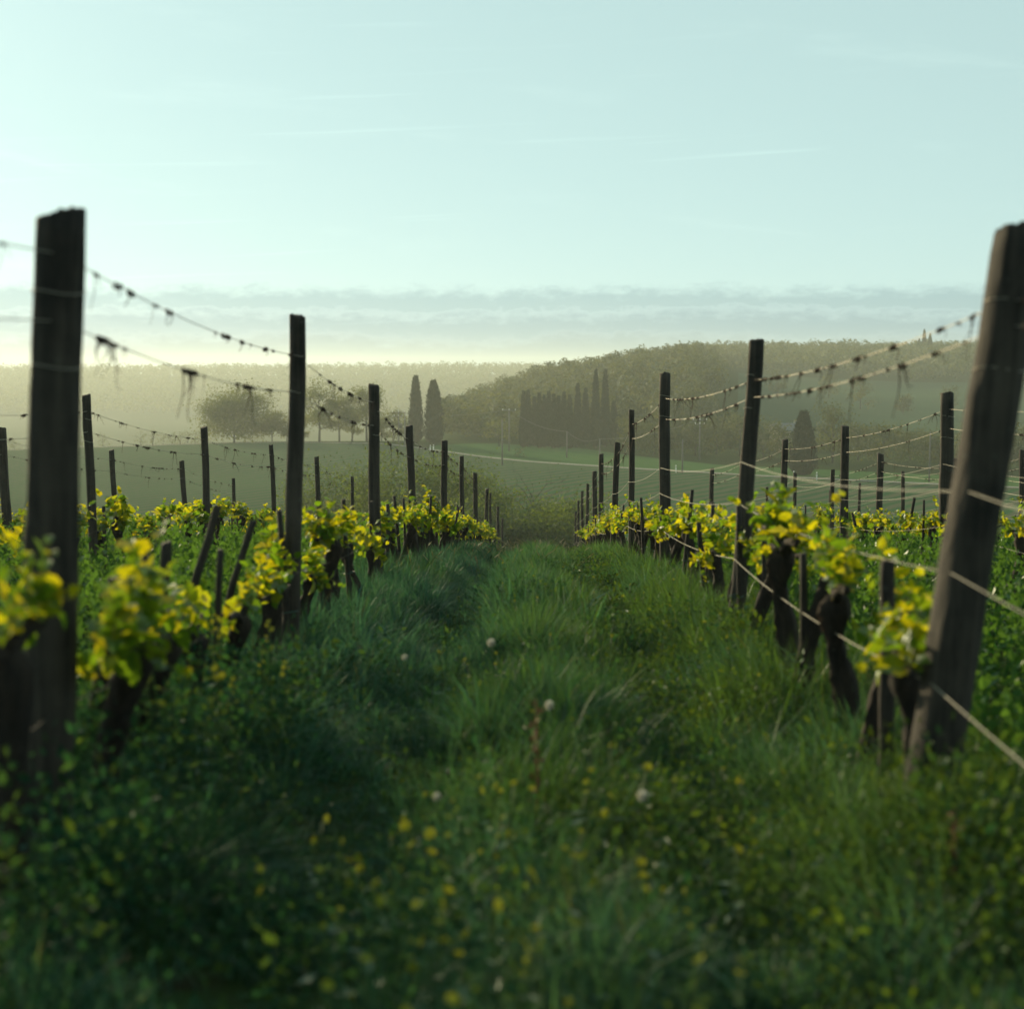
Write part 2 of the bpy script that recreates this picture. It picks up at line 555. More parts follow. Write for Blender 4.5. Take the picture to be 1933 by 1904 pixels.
def H(x, y):
    x = np.asarray(x, dtype=float)
    y = np.asarray(y, dtype=float)
    near = np.interp(y, _ny, _nz)
    yy = np.clip(y, 101, 3190)
    t = np.clip(x / np.maximum(y, 1.0), -.899, .899)
    fi = (np.log(yy) - _ly[0]) / (_ly[1] - _ly[0])
    fj = (t + .9) / (_tt[1] - _tt[0])
    i = np.clip(fi.astype(int), 0, len(_ly) - 2)
    j = np.clip(fj.astype(int), 0, len(_tt) - 2)
    a, b = fi - i, fj - j
    far = (_d2[i, j] * (1 - a) * (1 - b) + _d2[i + 1, j] * a * (1 - b) + _d2[i, j + 1] * (1 - a) * b + _d2[i + 1, j + 1] * a * b)
    w = np.clip((y - 104) / 14, 0, 1)
    z = near * (1 - w) + far * w
    # wheel tracks of the lane and unevenness of the ground
    fade = np.clip((70 - y) / 20, 0, 1)
    z = z - fade * (0.07 * np.exp(-((x + 0.62) / 0.26) ** 2) + 0.06 * np.exp(-((x - 0.60) / 0.26) ** 2))
    z = z + fade * 0.025 * (np.sin(x * 3.1 + y * 1.3) + np.sin(y * 2.3 - x * 1.7))
    return z


def h1(x, y):
    return float(H(np.array([x]), np.array([y]))[0])


def struct(name, me):
    o = ob(name, me)
    o['kind'] = 'structure'
    return o


def grid_faces(n, m):
    i, j = np.meshgrid(np.arange(n - 1), np.arange(m - 1), indexing='ij')
    a = (i * m + j).ravel()
    return np.stack([a, a + 1, a + m + 1, a + m], -1)


def build_terrain():
    ys = np.concatenate([np.linspace(-40, -2, 12), np.linspace(-1, 60, 160), np.geomspace(61, 2950, 190)])
    s = np.linspace(-1, 1, 221)
    hw = np.clip(26 + 0.88 * np.maximum(ys, 0), 26, 2600)
    X = (np.sign(s) * (0.35 * np.abs(s) + 0.65 * np.abs(s) ** 3))[None, :] * hw[:, None]
    Y = np.repeat(ys[:, None], len(s), 1)
    V = np.stack([X, Y, H(X, Y)], -1).reshape(-1, 3)
    struct('ground', np_mesh('ground', V, grid_faces(len(ys), len(s)), M['ground']))

    RT = np.array([tv(u) for u in (-400, 0, 590, 720, 770, 830, 900, 1000, 1100, 1200, 1300, 1450, 1740, 1933, 2500)])
    RY = np.array([330, 322, 314, 308, 298, 287, 277, 268, 261, 255, 251, 245, 235, 229, 215.])

    def yroad(t):
        return np.interp(t, RT, RY)

    def sheet(name, mat, t0, t1, nt, ya, yb, ny, dz):
        t = np.linspace(t0, t1, nt)
        A, B = ya(t), yb(t)
        f = np.linspace(0, 1, ny)
        Y = A[:, None] + (B - A)[:, None] * f[None, :]
        X = t[:, None] * Y
        V = np.stack([X, Y, H(X, Y) + dz], -1).reshape(-1, 3)
        return struct(name, np_mesh(name, V, grid_faces(nt, ny)[:, ::-1], mat))
    one = lambda v: (lambda t: np.full_like(t, v))
    sheet('crop_field', M['field'], -.6, .6, 160, one(124.), lambda t: yroad(t) - 1.2, 60, 0.10)
    sheet('farm_road', M['road'], -.6, .6, 260, lambda t: yroad(t) - 1.3, lambda t: yroad(t) + 1.3, 5, 0.16)
    sheet('meadow', M['meadow'], -.075, .6, 120, lambda t: yroad(t) + 1.3, lambda t: np.maximum(yroad(t) + 6, np.interp(t, [-.075, -.03, .02, .06, .12, .3], [300, 335, 330, 300, 275, 255])), 16, 0.10)
    sheet('hill_vineyard', M['hillvine'], .135, .6, 90, one(405.), one(640.), 60, 0.12)


build_terrain()

# ------------------------------------------------------------------ haze
def build_haze():
    V = [(x, y, z) for x in (-2700, 2700) for y in (-60, 2990) for z in (-46, 27)]
    Fc = [(0, 1, 3, 2), (4, 6, 7, 5), (0, 4, 5, 1), (2, 3, 7, 6), (0, 2, 6, 4), (1, 5, 7, 3)]
    m = bpy.data.materials.new('morning_haze')
    m.use_nodes = True
    t = NT(m.node_tree)
    o = t.n('ShaderNodeOutputMaterial')
    v = t.n('ShaderNodeVolumePrincipled')
    v.inputs['Color'].default_value = (0.84, 0.92, 0.87, 1)
    v.inputs['Density'].default_value = 0.00032
    v.inputs['Anisotropy'].default_value = 0.36
    t.l(v.outputs[0], o.inputs['Volume'])
    h = ob('haze', np_mesh('haze', V, Fc, m, smooth=False))
    h['kind'] = 'stuff'


build_haze()

# ------------------------------------------------------------------ trees
def tree_parts(seed, h, cw, t0=0.28, n_limb=9, n_leaf=1600, ls=0.3, spread=0.09, thick=0.022, flat=1.0, bare=False):
    """tapered trunk with forked limbs, leaves clustered round the twigs"""
    r = np.random.default_rng(seed)
    wood = MB()
    top = h * 0.86
    k = np.linspace(0, 1, 7)
    wob = np.cumsum(r.normal(0, 0.012 * h, (7, 2)), 0) * k[:, None]
    TP = np.column_stack([wob, k * top])
    wood.tube(TP, h * thick * (1.15 - k * 0.95), 7)
    tips = []
    for i in range(n_limb):
        f = t0 + (0.97 - t0) * (i + r.uniform(0, 0.9)) / n_limb
        b = np.array([np.interp(f, k, TP[:, 0]), np.interp(f, k, TP[:, 1]), f * top])
        az = i * 2.4 + r.uniform(-.5, .5)
        rel = (f - t0) / (1 - t0)
        prof = math.sqrt(max(0.06, 1 - (1.55 * (rel - 0.38)) ** 2)) * flat
        ln = cw * 0.5 * prof * r.uniform(0.72, 1.12)
        rise = (0.22 + 0.5 * rel) * ln * r.uniform(0.7, 1.5) + 0.04 * h
        e = b + np.array([math.cos(az) * ln, math.sin(az) * ln, min(rise, h - b[2])])
        mid = (b + e) / 2 + np.array([0, 0, 0.10 * ln]) + r.normal(0, 0.03 * h, 3)
        c = np.array([b, mid * 0.5 + b * 0.5, mid, mid * 0.5 + e * 0.5, e])
        wood.tube(c, h * thick * np.array([.5, .38, .28, .18, .07]), 5)
        for j in range(5):
            g = r.uniform(0.35, 1.0)
            bb = np.array([np.interp(g, np.linspace(0, 1, 5), c[:, q]) for q in range(3)])
            dd = r.normal(size=3) * np.array([1, 1, 0.7]) + np.array([math.cos(az), math.sin(az), 0.6])
            dd = dd / np.linalg.norm(dd) * cw * 0.17 * r.uniform(.6, 1.2)
            ee = bb + dd
            wood.tube([bb, (bb + ee) / 2 + r.normal(0, .01 * h, 3), ee], h * thick * np.array([.16, .10, .04]), 4)
            for q in range(3):
                d3 = dd * 0.55 + r.normal(size=3) * cw * 0.055
                wood.tube([ee, ee + d3], h * thick * np.array([.05, .02]), 3)
                tips.append(ee + d3)
                tips.append((bb + ee) / 2 + r.normal(0, 0.3, 3) * cw * 0.06)
    tips = np.array(tips)
    leaf = MB()
    idx = r.integers(0, len(tips), n_leaf)
    C = tips[idx] + np.clip(r.normal(size=(n_leaf, 3)), -1.6, 1.6) * cw * spread * np.array([1, 1, .8])
    cen = np.array([0, 0, h * (t0 + 0.42 * (1 - t0))])
    leaf.cards(C, np.full(n_leaf, ls), r, 0.1, nrm=(C - cen) / np.array([cw, cw, h]) + np.array([0, 0, .12]), nj=0.5)
    return wood, leaf


def make_tree(name, x, y, h, cw, label, cat='tree', group=None, mat='oak', seed=0, zoff=-0.15, **kw):
    e = empty(name, (x, y, h1(x, y) + zoff))
    tag(e, label, cat, group)
    wood, leaf = tree_parts(seed, h, cw, **kw)
    ob('trunk', wood.mesh('trunk', M['limb']), e)
    if kw.get('n_leaf', 1) > 0:
        c = ob('crown', leaf.mesh('crown', M[mat], smooth=False), e)
        c['kind'] = 'stuff'
    return e


def place(u, d):
    return tv(u) * d, d


def cypress_parts(seed, h, w, top=0.55):
    """flame shaped: trunk below, upright sprays over a dense inner body"""
    r = np.random.default_rng(seed)
    wood = MB()
    k = np.linspace(0, 1, 5)
    wood.tube(np.column_stack([k * 0, k * 0, k * h * 0.9]), 0.16 * (1.05 - k), 7)
    lf = MB()
    f = np.linspace(0.03, 1, 26)

    def prof(f):
        return w * 0.5 * np.minimum(1, (np.clip(f, 0, 1) * 7 + 0.25)) ** 0.6 * np.clip(1 - np.clip(f - 0.28, 0, 1) / 0.72, 0, 1) ** top
    ang = np.linspace(0, 2 * math.pi, 15)[:-1]
    lob = 1 + 0.10 * r.normal(size=(26, 14)) + 0.10 * np.sin(np.linspace(0, 9, 26) + r.uniform(0, 6))[:, None] * np.cos(ang - r.uniform(0, 6))[None, :]
    rr = prof(f)[:, None] * 0.84 * lob
    V = np.stack([rr * np.cos(ang), rr * np.sin(ang), np.repeat((f * h)[:, None], 14, 1)], -1).reshape(-1, 3)
    i, j = np.meshgrid(np.arange(25), np.arange(14), indexing='ij')
    a, b = i * 14 + j, i * 14 + (j + 1) % 14
    lf.add(V, np.stack([a, b, b + 14, a + 14], -1).reshape(-1, 4))
    n = 2200
    ff = r.uniform(0.02, 0.99, n) ** 0.9
    aa = r.uniform(0, 2 * math.pi, n)
    q = prof(ff) * r.uniform(0.70, 1.08, n) * (1 + .06 * np.sin(ff * 23 + aa * 2 + seed)) + 0.02
    C = np.stack([q * np.cos(aa), q * np.sin(aa), ff * h], -1)
    D = np.stack([np.cos(aa) * .28, np.sin(aa) * .28, np.ones(n)], -1)
    V, Q = cards(C, np.full(n, 0.6), r, 0, 0.36, dirs=D)
    lf.add(V, Q)
    return wood, lf


_cyp = {}


def make_cypress(u, d, vtop, vbase, w, label, group='cypresses', seed=0, top=0.55):
    x, y = place(u, d)
    zb = h1(x, y)
    h = P2W(u, vtop, d).z - zb
    e = empty('cypress_tree', (x, y, zb - 0.1), seed * 1.3)
    tag(e, label, 'cypress', group)
    wood, lf = cypress_parts(100 + seed, h + 0.1, w, top)
    ob('trunk', wood.mesh('trunk', M['limb']), e)
    c = ob('crown', lf.mesh('crown', M['cypress'], smooth=False), e)
    c['kind'] = 'stuff'


def build_far_trees():
    # the pair by the road
    make_cypress(785, 314, 711, 836, 3.1, 'taller and thinner of the two dark cypresses beside the farm road', seed=1, top=0.5)
    make_cypress(819, 312, 719, 838, 4.2, 'broader of the two dark cypresses beside the farm road', seed=2, top=0.5)
    row = [(988, 740, 1.9), (997, 738, 2.0), (1009, 752, 2.0), (1018, 744, 1.8), (1027, 748, 1.9), (1036, 740, 2.0), (1045, 746, 1.8), (1054, 750, 2.2),
           (1064, 742, 2.2), (1075, 748, 2.4), (1090, 726, 2.4), (1105, 735, 2.6), (1124, 700, 2.8), (1142, 699, 2.8), (1158, 760, 2.6)]
    for i, (u, vt, w) in enumerate(row):
        make_cypress(u, 322 + (i % 3) * 4 + (6 if i > 9 else 0), vt, 850, w * .82,
                     f'{ordn(i + 1)} cypress from the left in the dark dense row below the wooded hill', 'cypress row below the wood', 10 + i, top=0.75)
    make_cypress(1515, 250, 778, 886, 4.4, 'lone broad cypress standing by the road on the right', seed=40, top=0.5)
    for i, (u, vt) in enumerate(((1736, 622), (1747, 630), (1727, 640))):
        make_cypress(u, 780, vt, 700, 4.0, ('tallest', 'middle', 'shortest')[i] + ' of the three tiny cypresses on the far right ridge', 'cypresses on the ridge', 50 + i, 0.8)
    # broadleaf trees on the crest of the field
    x, y = place(440, 322)
    make_tree('oak_tree', x, y, 9.2, 12.5, 'wide round oak on the crest of the green field', seed=3, t0=0.08, n_limb=17, n_leaf=13000, ls=0.46, spread=0.115, group='trees on the field crest')
    x, y = place(512, 326)
    make_tree('oak_tree', x, y, 6.2, 5.5, 'small bushy tree beside the wide round oak', seed=4, t0=0.15, n_limb=9, n_leaf=3400, ls=0.42, spread=0.12, group='trees on the field crest')
    for i, (u, h, cw, lab) in enumerate(((602, 11.6, 9.0, 'tall open oak with forked trunk left of three on crest'), (640, 9.6, 6.5, 'middle open tree of three on the field crest'),
                                         (692, 12.2, 7.5, 'rightmost open tree of three, near the utility pole'))):
        x, y = place(u, 320 + i * 2)
        make_tree('oak_tree', x, y, h, cw, lab, seed=20 + i, t0=0.3, n_limb=9, n_leaf=5200, ls=0.36, spread=0.10, group='trees on the field crest')
    for i, u in enumerate((540, 566, 664, 720, 742, 766)):
        x, y = place(u, 326 + i)
        make_tree('hedge_tree', x, y, 4.5 + (i * 37 % 5) * 0.8, 4.2, f'{ordn(i + 1)} of the small hazy trees filling gaps along the crest', seed=30 + i, t0=0.2, n_limb=7, n_leaf=1700, ls=0.36, group='small crest trees')
    for i, u in enumerate((20, 60, 105, 150, 190, 262, 285, 305, 322, 338, 352, 366, 381)):
        x, y = place(u, 321)
        make_tree('bare_shrub', x, y, 2.4 + (i * 29 % 7) * 0.16, 2.6, f'{ordn(i + 1)} low twiggy shrub from the left on the crest hedge', 'shrub', 'shrubs along the crest hedge', seed=60 + i, t0=0.05, n_limb=7, n_leaf=170, ls=0.22, spread=0.10, thick=0.018)
    x, y = place(942, 318)
    make_tree('young_tree', x, y, 5.6, 5.0, 'small pale green tree left of the T-shaped pole', seed=80, n_limb=8, n_leaf=700, ls=0.32)
    x, y = place(982, 282)
    make_tree('meadow_bush', x, y, 1.8, 2.2, 'tiny round bush in the bright meadow above the road', 'bush', seed=81, t0=0.05, n_limb=6, n_leaf=220, ls=0.25)
    # trees at the foot of the right-hand slope
    lst = [(1195, 300, 800), (1235, 305, 806), (1275, 310, 812), (1312, 306, 800), (1352, 312, 806), (1395, 308, 790), (1440, 300, 812), (1480, 290, 806),
           (1570, 290, 770), (1618, 300, 808), (1665, 285, 815), (1715, 300, 822), (1770, 280, 828), (1830, 285, 820), (1890, 280, 812), (1940, 275, 806)]
    for i, (u, d, vt) in enumerate(lst):
        x, y = place(u, d)
        h = P2W(u, vt, d).z - h1(x, y)
        make_tree('valley_tree', x, y, h, 6.2 + (i % 3), f'{ordn(i + 1)} dark tree from the left along the foot of the right slope', 'tree', 'trees at the foot of the slope', 'wood', 90 + i, t0=0.1, n_limb=10, n_leaf=2200, ls=0.42, spread=0.1)
    for i, (u, d, hh) in enumerate(((1620, 480, 11), (1560, 520, 8), (1700, 470, 6), (1785, 500, 7), (1850, 450, 8), (1465, 500, 9))):
        x, y = place(u, d)
        make_tree('hillside_tree', x, y, hh, hh * 0.8, f'{ordn(i + 1)} hazy tree standing alone on the right hillside vineyard', 'tree', 'lone trees on the right hillside', 'wood', 120 + i, t0=0.12, n_leaf=1200, ls=0.5)


def build_grove():
    """trees in the dip just below the vineyard"""
    spec = [(640, 112, 905, 6.5, 900), (700, 108, 915, 6.0, 1200), (770, 110, 882, 7.5, 1500), (822, 106, 893, 6.0, 1200), (868, 112, 900, 6.5, 1300), (915, 108, 928, 5.5, 1300),
            (952, 104, 968, 4.6, 1200), (1050, 106, 955, 5.2, 1200), (985, 96, 985, 5.0, 1100), (1085, 108, 960, 5.0, 900), (1040, 98, 990, 5.0, 1100), (590, 114, 935, 5.5, 700), (730, 100, 940, 5.0, 1000), (880, 98, 950, 5.0, 1000)]
    for i, (u, d, vt, cw, nl) in enumerate(spec):
        x, y = place(u, d)
        h = P2W(u, vt, d).z - h1(x, y)
        make_tree('grove_tree', x, y, h, cw, f'leafy young tree in the dip, {ordn(i + 1)} of the grove', 'tree', 'grove in the dip below the vines', 'grove', 140 + i, t0=0.06, n_limb=11, n_leaf=int(nl * 5), ls=0.19, spread=0.10, thick=0.010)
    x, y = place(1003, 110)
    h = P2W(1003, 906, 110).z - h1(x, y)
    make_tree('bare_tree', x, y, h, 6.4, 'round leafless twiggy tree in the middle of the grove', 'tree', None, 'grove', 170, t0=0.22, n_limb=15, n_leaf=260, ls=0.16, spread=0.10, thick=0.011)


def build_woods():
    """woods on the hills: masses of crowns, each a cluster of leaf faces"""
    def crowns(name, pts, h, w, ncard, cs, r, label, cat):
        mb = MB()
        n = len(pts)
        hh = h * r.uniform(0.70, 1.25, n)
        ww = w * r.uniform(0.75, 1.25, n)
        z0 = H(pts[:, 0], pts[:, 1])
        # sub-clumps inside each crown make the outline uneven
        K = 9
        lobes = unit(r.normal(size=(n, K, 3)) + np.array([0, 0, .35]))
        dirs = unit(r.normal(size=(n, ncard, 3)) + np.array([0, 0, .25]))
        near = np.clip(np.einsum('nki,nci->nck', lobes, dirs).max(2), 0, 1)
        rad = (.66 + .34 * near ** 5) * r.uniform(.82, 1.0, (n, ncard))
        off = dirs * rad[:, :, None] * np.array([.5, .5, .46])
        C = np.empty((n, ncard, 3))
        C[:, :, 0] = pts[:, 0:1] + off[:, :, 0] * ww[:, None]
        C[:, :, 1] = pts[:, 1:2] + off[:, :, 1] * ww[:, None]
        C[:, :, 2] = (z0 + hh * 0.52)[:, None] + off[:, :, 2] * hh[:, None]
        N = dirs + np.array([0, 0, .05])
        mb.cards(C.reshape(-1, 3), np.full(n * ncard, cs), r, 0.2, 0.8, nrm=N.reshape(-1, 3), nj=0.28)
        o = ob(name, mb.mesh(name, M['wood'], smooth=False))
        tag(o, label, cat, None, 'stuff')
    r = np.random.default_rng(5)
    # spur: jittered grid in (t, y)
    pts = []
    for y in np.arange(346, 640, 6.6):
        for x in np.arange(-70, 90, 6.6):
            t = x / y
            lo = np.interp(y, [345, 380, 450, 640], [-.085, -.078, -.066, -.04])
            if lo < t < 0.118:
                pts.append((x + r.uniform(-2.9, 2.9), y + r.uniform(-2.9, 2.9)))
    crowns('wooded_spur', np.array(pts), 10.0, 7.8, 300, 0.8, r, 'olive green wood covering the spur behind the cypresses', 'wood')
    pts = []
    for y in np.arange(640, 940, 8.5):
        for x in np.arange(40, 420, 8.5):
            t = x / y
            if 0.075 < t < 0.42:
                pts.append((x + r.uniform(-4, 4), y + r.uniform(-4, 4)))
    crowns('wooded_ridge', np.array(pts), 11.0, 9.5, 110, 1.25, r, 'hazy wood along the ridge top on the right', 'wood')
    pts = []
    for y in np.arange(1130, 1660, 15.):
        for x in np.arange(-760, 110, 10.):
            if -0.48 < x / y < 0.07:
                pts.append((x + r.uniform(-5, 5), y + r.uniform(-7, 7)))
    crowns('far_wood', np.array(pts), 13.0, 12.0, 44, 2.0, r, 'pale far woodland ridge fading into golden haze at left', 'wood')


def build_poles():
    def pole(u, d, vt, label, cross=0, box=False):
        x, y = place(u, d)
        zb = h1(x, y)
        h = P2W(u, vt, d).z - zb
        e = empty('utility_pole', (x, y, zb - 0.2))
        tag(e, label, 'pole', 'utility poles in the valley')
        mb = MB()
        mb.tube([(0, 0, 0), (0, 0, h * .5), (0, 0, h + .2)], [.16, .14, .11], 8)
        ob('shaft', mb.mesh('shaft', M['pole']), e)
        for k in range(cross):
            m2 = MB()
            m2.tube([(-1.5 + k * .5, -.14, h - .1 - k * .8), (1.5 - k * .5, -.14, h - .1 - k * .8)], [.07, .07], 4)
            ca = ob('cross_arm', m2.mesh('cross_arm', M['pole']), e)
            for q in (-1, 0, 1):
                m3 = MB()
                m3.tube([(0, 0, 0), (0, 0, .14), (0, 0, .3)], [.04, .09, .05], 6)
                ob('insulator', m3.mesh('insulator', M['marker']), ca, (q * (1.3 - k * .4), -.14, h - .05 - k * .8))
        if box:
            m4 = MB()
            m4.tube([(.4, 0, h - 3.6), (.4, 0, h - 2.4)], [.4, .4], 8)
            ob('transformer', m4.mesh('transformer', M['pole']), e)
        return Vector((x, y, zb + h))
    a = pole(752, 318, 776, 'utility pole with a transformer near the left cypress', 2, True)
    b = pole(764, 300, 779, 'thin bare utility pole just left of the two cypresses', 0)
    c = pole(961, 300, 772, 'tall T-shaped utility pole in the middle of the meadow', 1)
    d = pole(948, 255, 792, 'slim pole at the road edge below the T-shaped pole', 0)
    e = pole(1070, 285, 814, 'slim pole in front of the dark cypress row', 0)
    f = pole(1132, 280, 828, 'short slim pole right of the cypress row', 0)
    g = pole(1320, 290, 790, 'utility pole with two arms among the dark trees', 2)
    h = pole(1288, 246, 830, 'slim pole by the road between two near vineyard posts', 0)
    i = pole(1752, 240, 815, 'slim pole on the right beside the leaning post', 0)
    for n, (p, q, lab) in enumerate(((a, c, 'sagging cable from the transformer pole to the T-shaped pole'), (c, e, 'sagging cable from the T-shaped pole to the cypress row pole'),
                                     (e, f, 'sagging cable between the two slim poles by the cypress row'), (f, g, 'sagging cable running right to the pole among dark trees'))):
        pts = [p.lerp(q, s) - Vector((0, 0, 4 * s * (1 - s) * 1.1)) for s in np.linspace(0, 1, 14)]
        mb = MB()
        mb.tube(pts, [.03] * 14, 4)
        tag(ob('power_cable', mb.mesh('power_cable', M['cable'])), lab, 'cable', 'power cables in the valley')
    for n, (u, d, lab) in enumerate(((818, 286, 'white roadside marker at the foot of the broad cypress'), (812, 284, 'white roadside marker left of the other by the cypress'),
                                     (1498, 240, 'white roadside marker left of the lone cypress'), (1541, 238, 'white roadside marker right of the lone cypress'), (1276, 247, 'white roadside marker beside a tall vineyard post'))):
        x, y = place(u, d)
        mb = MB()
        mb.tube([(0, 0, -.1), (0, 0, .7), (0, 0, 1.35), (0, 0, 1.4)], [.09, .09, .08, .03], 8)
        e = empty('road_marker', (x, y, h1(x, y)))
        tag(e, lab, 'marker post', 'white roadside markers')
        ob('marker_body', mb.mesh('marker_body', M['marker']), e)
        m2 = MB()
        m2.tube([(0, 0, 1.05), (0, 0, 1.2)], [.091, .086], 8)
        ob('dark_band', m2.mesh('dark_band', M['dark']), e)
    # farmhouse roof among the trees
    x, y = place(1486, 336)
    e = empty('farmhouse', (x, y, h1(x, y)), 0.2)
    tag(e, 'small farmhouse with grey roof half hidden by trees left of lone cypress', 'house')
    w, dd, hh, rh = 3.6, 3.0, 4.6, 1.4
    V = [(-w, -dd, -1), (w, -dd, -1), (w, dd, -1), (-w, dd, -1), (-w, -dd, hh), (w, -dd, hh), (w, dd, hh), (-w, dd, hh), (-w, 0, hh + rh - .12), (w, 0, hh + rh - .12)]
    T = [(0, 1, 5), (0, 5, 4), (2, 3, 7), (2, 7, 6), (1, 2, 6), (1, 6, 5), (5, 6, 9), (3, 0, 4), (3, 4, 7), (7, 4, 8)]
    ob('wall', np_mesh('wall', V, T, M['stone'], False), e)
    o = .4
    s = rh / dd
    V = [(-w - o, -dd - o, hh - o * s), (w + o, -dd - o, hh - o * s), (w + o, 0, hh + rh), (-w - o, 0, hh + rh), (w + o, dd + o, hh - o * s), (-w - o, dd + o, hh - o * s)]
    V += [(a, b, c + .15) for a, b, c in V]
    Q = [(0, 1, 2, 3), (3, 2, 4, 5), (6, 9, 8, 7), (9, 11, 10, 8), (0, 6, 7, 1), (1, 7, 8, 2), (2, 8, 10, 4), (4, 10, 11, 5), (5, 11, 9, 3), (3, 9, 6, 0)]
    ro = ob('roof', np_mesh('roof', V, Q, M['roof'], False), e)
    mb = MB()
    mb.tube([(1.8, .6, hh + .6), (1.8, .6, hh + rh + .8)], [.35, .35], 4)
    ob('chimney', mb.mesh('chimney', M['stone'], False), ro)
    for q in (-2.2, 0.0, 2.2):
        ob('window', np_mesh('window', [(q - .4, -dd - .02, 2.9), (q + .4, -dd - .02, 2.9), (q + .4, -dd - .02, 4.2), (q - .4, -dd - .02, 4.2)], [(0, 1, 2, 3)], M['dark'], False), e)


# ------------------------------------------------------------------ vineyard
XL, XR, DX = -1.45, 1.30, 2.75
# (u_top, v_top, depth, u_base, radius m)
POSTS = {
    'L1': (XL, [(115, 406, 4.2, 44, .072), (561, 598, 8.46, 541, .047), (706, 727, 12.8, 706, .050), (773, 804, 16.7, 783, .043), (839, 832, 22.2, 838, .049), (872, 861, 27.6, 872, .045),
               (897, 893, 33.0, 899, .052), (919, 923, 40.4, 916, .050), (926, 931, 43.5, 925, .038), (940, 956, 51., 940, .050), (948, 978, 57., 949, .045)]),
    'R1': (XR, [(1931, 434, 4.62, 1745, .080), (1427, 643, 9.4, 1392, .050), (1255, 706, 15.0, 1258, .058), (1193, 774, 20.5, 1192, .042), (1165, 836, 24.6, 1158, .050), (1135, 857, 30.7, 1136, .052),
               (1122, 890, 34.5, 1125, .060), (1110, 914, 39.2, 1108, .044), (1099, 927, 44.3, 1101, .046), (1092, 945, 48.7, 1091, .042), (1087, 966, 52.3, 1086, .040)]),
    'L2': (XL - DX, [(165, 746, 13.6, 167, .042), (386, 807, 18.3, 385, .046), (511, 840, 22.8, 519, .036), (598, 863, 27.6, 603, .048), (665, 900, 32.8, 664, .038)]),
    'L3': (XL - 2 * DX, [(3, 808, 18.9, 4, .060), (210, 850, 23.7, 217, .044), (343, 870, 28.4, 350, .052), (440, 903, 33.2, 440, .042)]),
    'R2': (XR + DX, [(1789, 743, 14.5, 1788, .066), (1596, 805, 19.3, 1594, .056), (1481, 830, 24.1, 1479, .054), (1402, 860, 29.2, 1402, .050), (1344, 884, 34.2, 1343, .054)]),
    'R3': (XR + 2 * DX, [(1805, 866, 24.0, 1803, .060), (1662, 857, 29.1, 1661, .068), (1572, 887, 33.9, 1571, .052), (1501, 893, 38.9, 1501, .050), (1448, 920, 43.6, 1448, .046)]),
    'R4': (XR + 3 * DX, [(1930, 850, 28.9, 1930, .06), (1806, 872, 33.6, 1808, .06), (1705, 890, 38.4, 1705, .050), (1623, 912, 43.6, 1622, .045), (1567, 925, 48., 1567, .045)]),
}
ROWTXT = {'L1': 'first row left of lane', 'R1': 'first row right of lane', 'L2': 'second row left of lane', 'L3': 'third row left of lane',
          'R2': 'second row right of lane', 'R3': 'third row right of lane', 'R4': 'fourth row right of lane'}
POSTLINE = {}


def post_mesh(a, b, rad, r, near):
    """weathered round post from a to b, a little crooked, split and bevelled on top"""
    sides, n = (40, 30) if near else (14, 14)
    k = np.linspace(0, 1, n)
    ph = r.uniform(0, 6.28, 4)
    bend = 0.006 * np.column_stack([np.sin(k * 4 + ph[0]) + .5 * np.sin(k * 11 + ph[1]), np.sin(k * 5 + ph[2]), k * 0])
    P = np.outer(1 - k, a) + np.outer(k, b) + bend
    ang = np.linspace(0, 2 * math.pi, sides, endpoint=False)
    base = 1 + 0.02 * np.sin(2 * ang + ph[3]) + 0.02 * np.sin(3 * ang + ph[0]) + np.convolve(np.tile(r.normal(0, 0.025, sides), 3), np.ones(3) / 3, mode='same')[sides:2 * sides]
    rr = rad * base[None, :] * (1.06 - 0.10 * k)[:, None] * (1 + r.normal(0, 0.012, (n, sides)) + 0.03 * np.sin(k * 9 + ph[1])[:, None] * np.cos(ang + ph[2])[None, :])
    # a knot and a shallow split
    for _ in range(3):
        kk, aa = r.uniform(.15, .95), r.uniform(0, 6.28)
        rr *= 1 + 0.16 * np.exp(-((k - kk) / .03) ** 2)[:, None] * np.exp(-(np.angle(np.exp(1j * (ang - aa))) / .5) ** 2)[None, :]
    si = r.integers(0, sides)
    rr[n // 3:, si] *= 0.90
    rr[n // 2:, (si + sides // 3) % sides] *= 0.93
    rr[:n // 2, (si + sides // 2) % sides] *= 0.93
    V = np.stack([P[:, 0:1] + rr * np.cos(ang), P[:, 1:2] + rr * np.sin(ang), np.repeat(P[:, 2:3], sides, 1)], -1)
    tilt = r.uniform(-.25, .25, 2)
    V[-1, :, 2] += (V[-1, :, 0] - P[-1, 0]) * tilt[0] + (V[-1, :, 1] - P[-1, 1]) * tilt[1] + r.normal(0, .003, sides)
    rim = V[-1].copy()
    rim[:, :2] = P[-1, :2] + (rim[:, :2] - P[-1, :2]) * 0.86
    rim[:, 2] += 0.006
    V = np.vstack([V.reshape(-1, 3), rim, P[-1:] + [0, 0, .004]])
    i, j = np.meshgrid(np.arange(n), np.arange(sides), indexing='ij')
    q0, q1 = i * sides + j, i * sides + (j + 1) % sides
    mb = MB()
    jj = np.arange(sides)
    top = n * sides
    mb.add(V, np.stack([q0, q1, q1 + sides, q0 + sides], -1).reshape(-1, 4), np.stack([top + jj, top + (jj + 1) % sides, np.full(sides, (n + 1) * sides)], -1))
    return mb


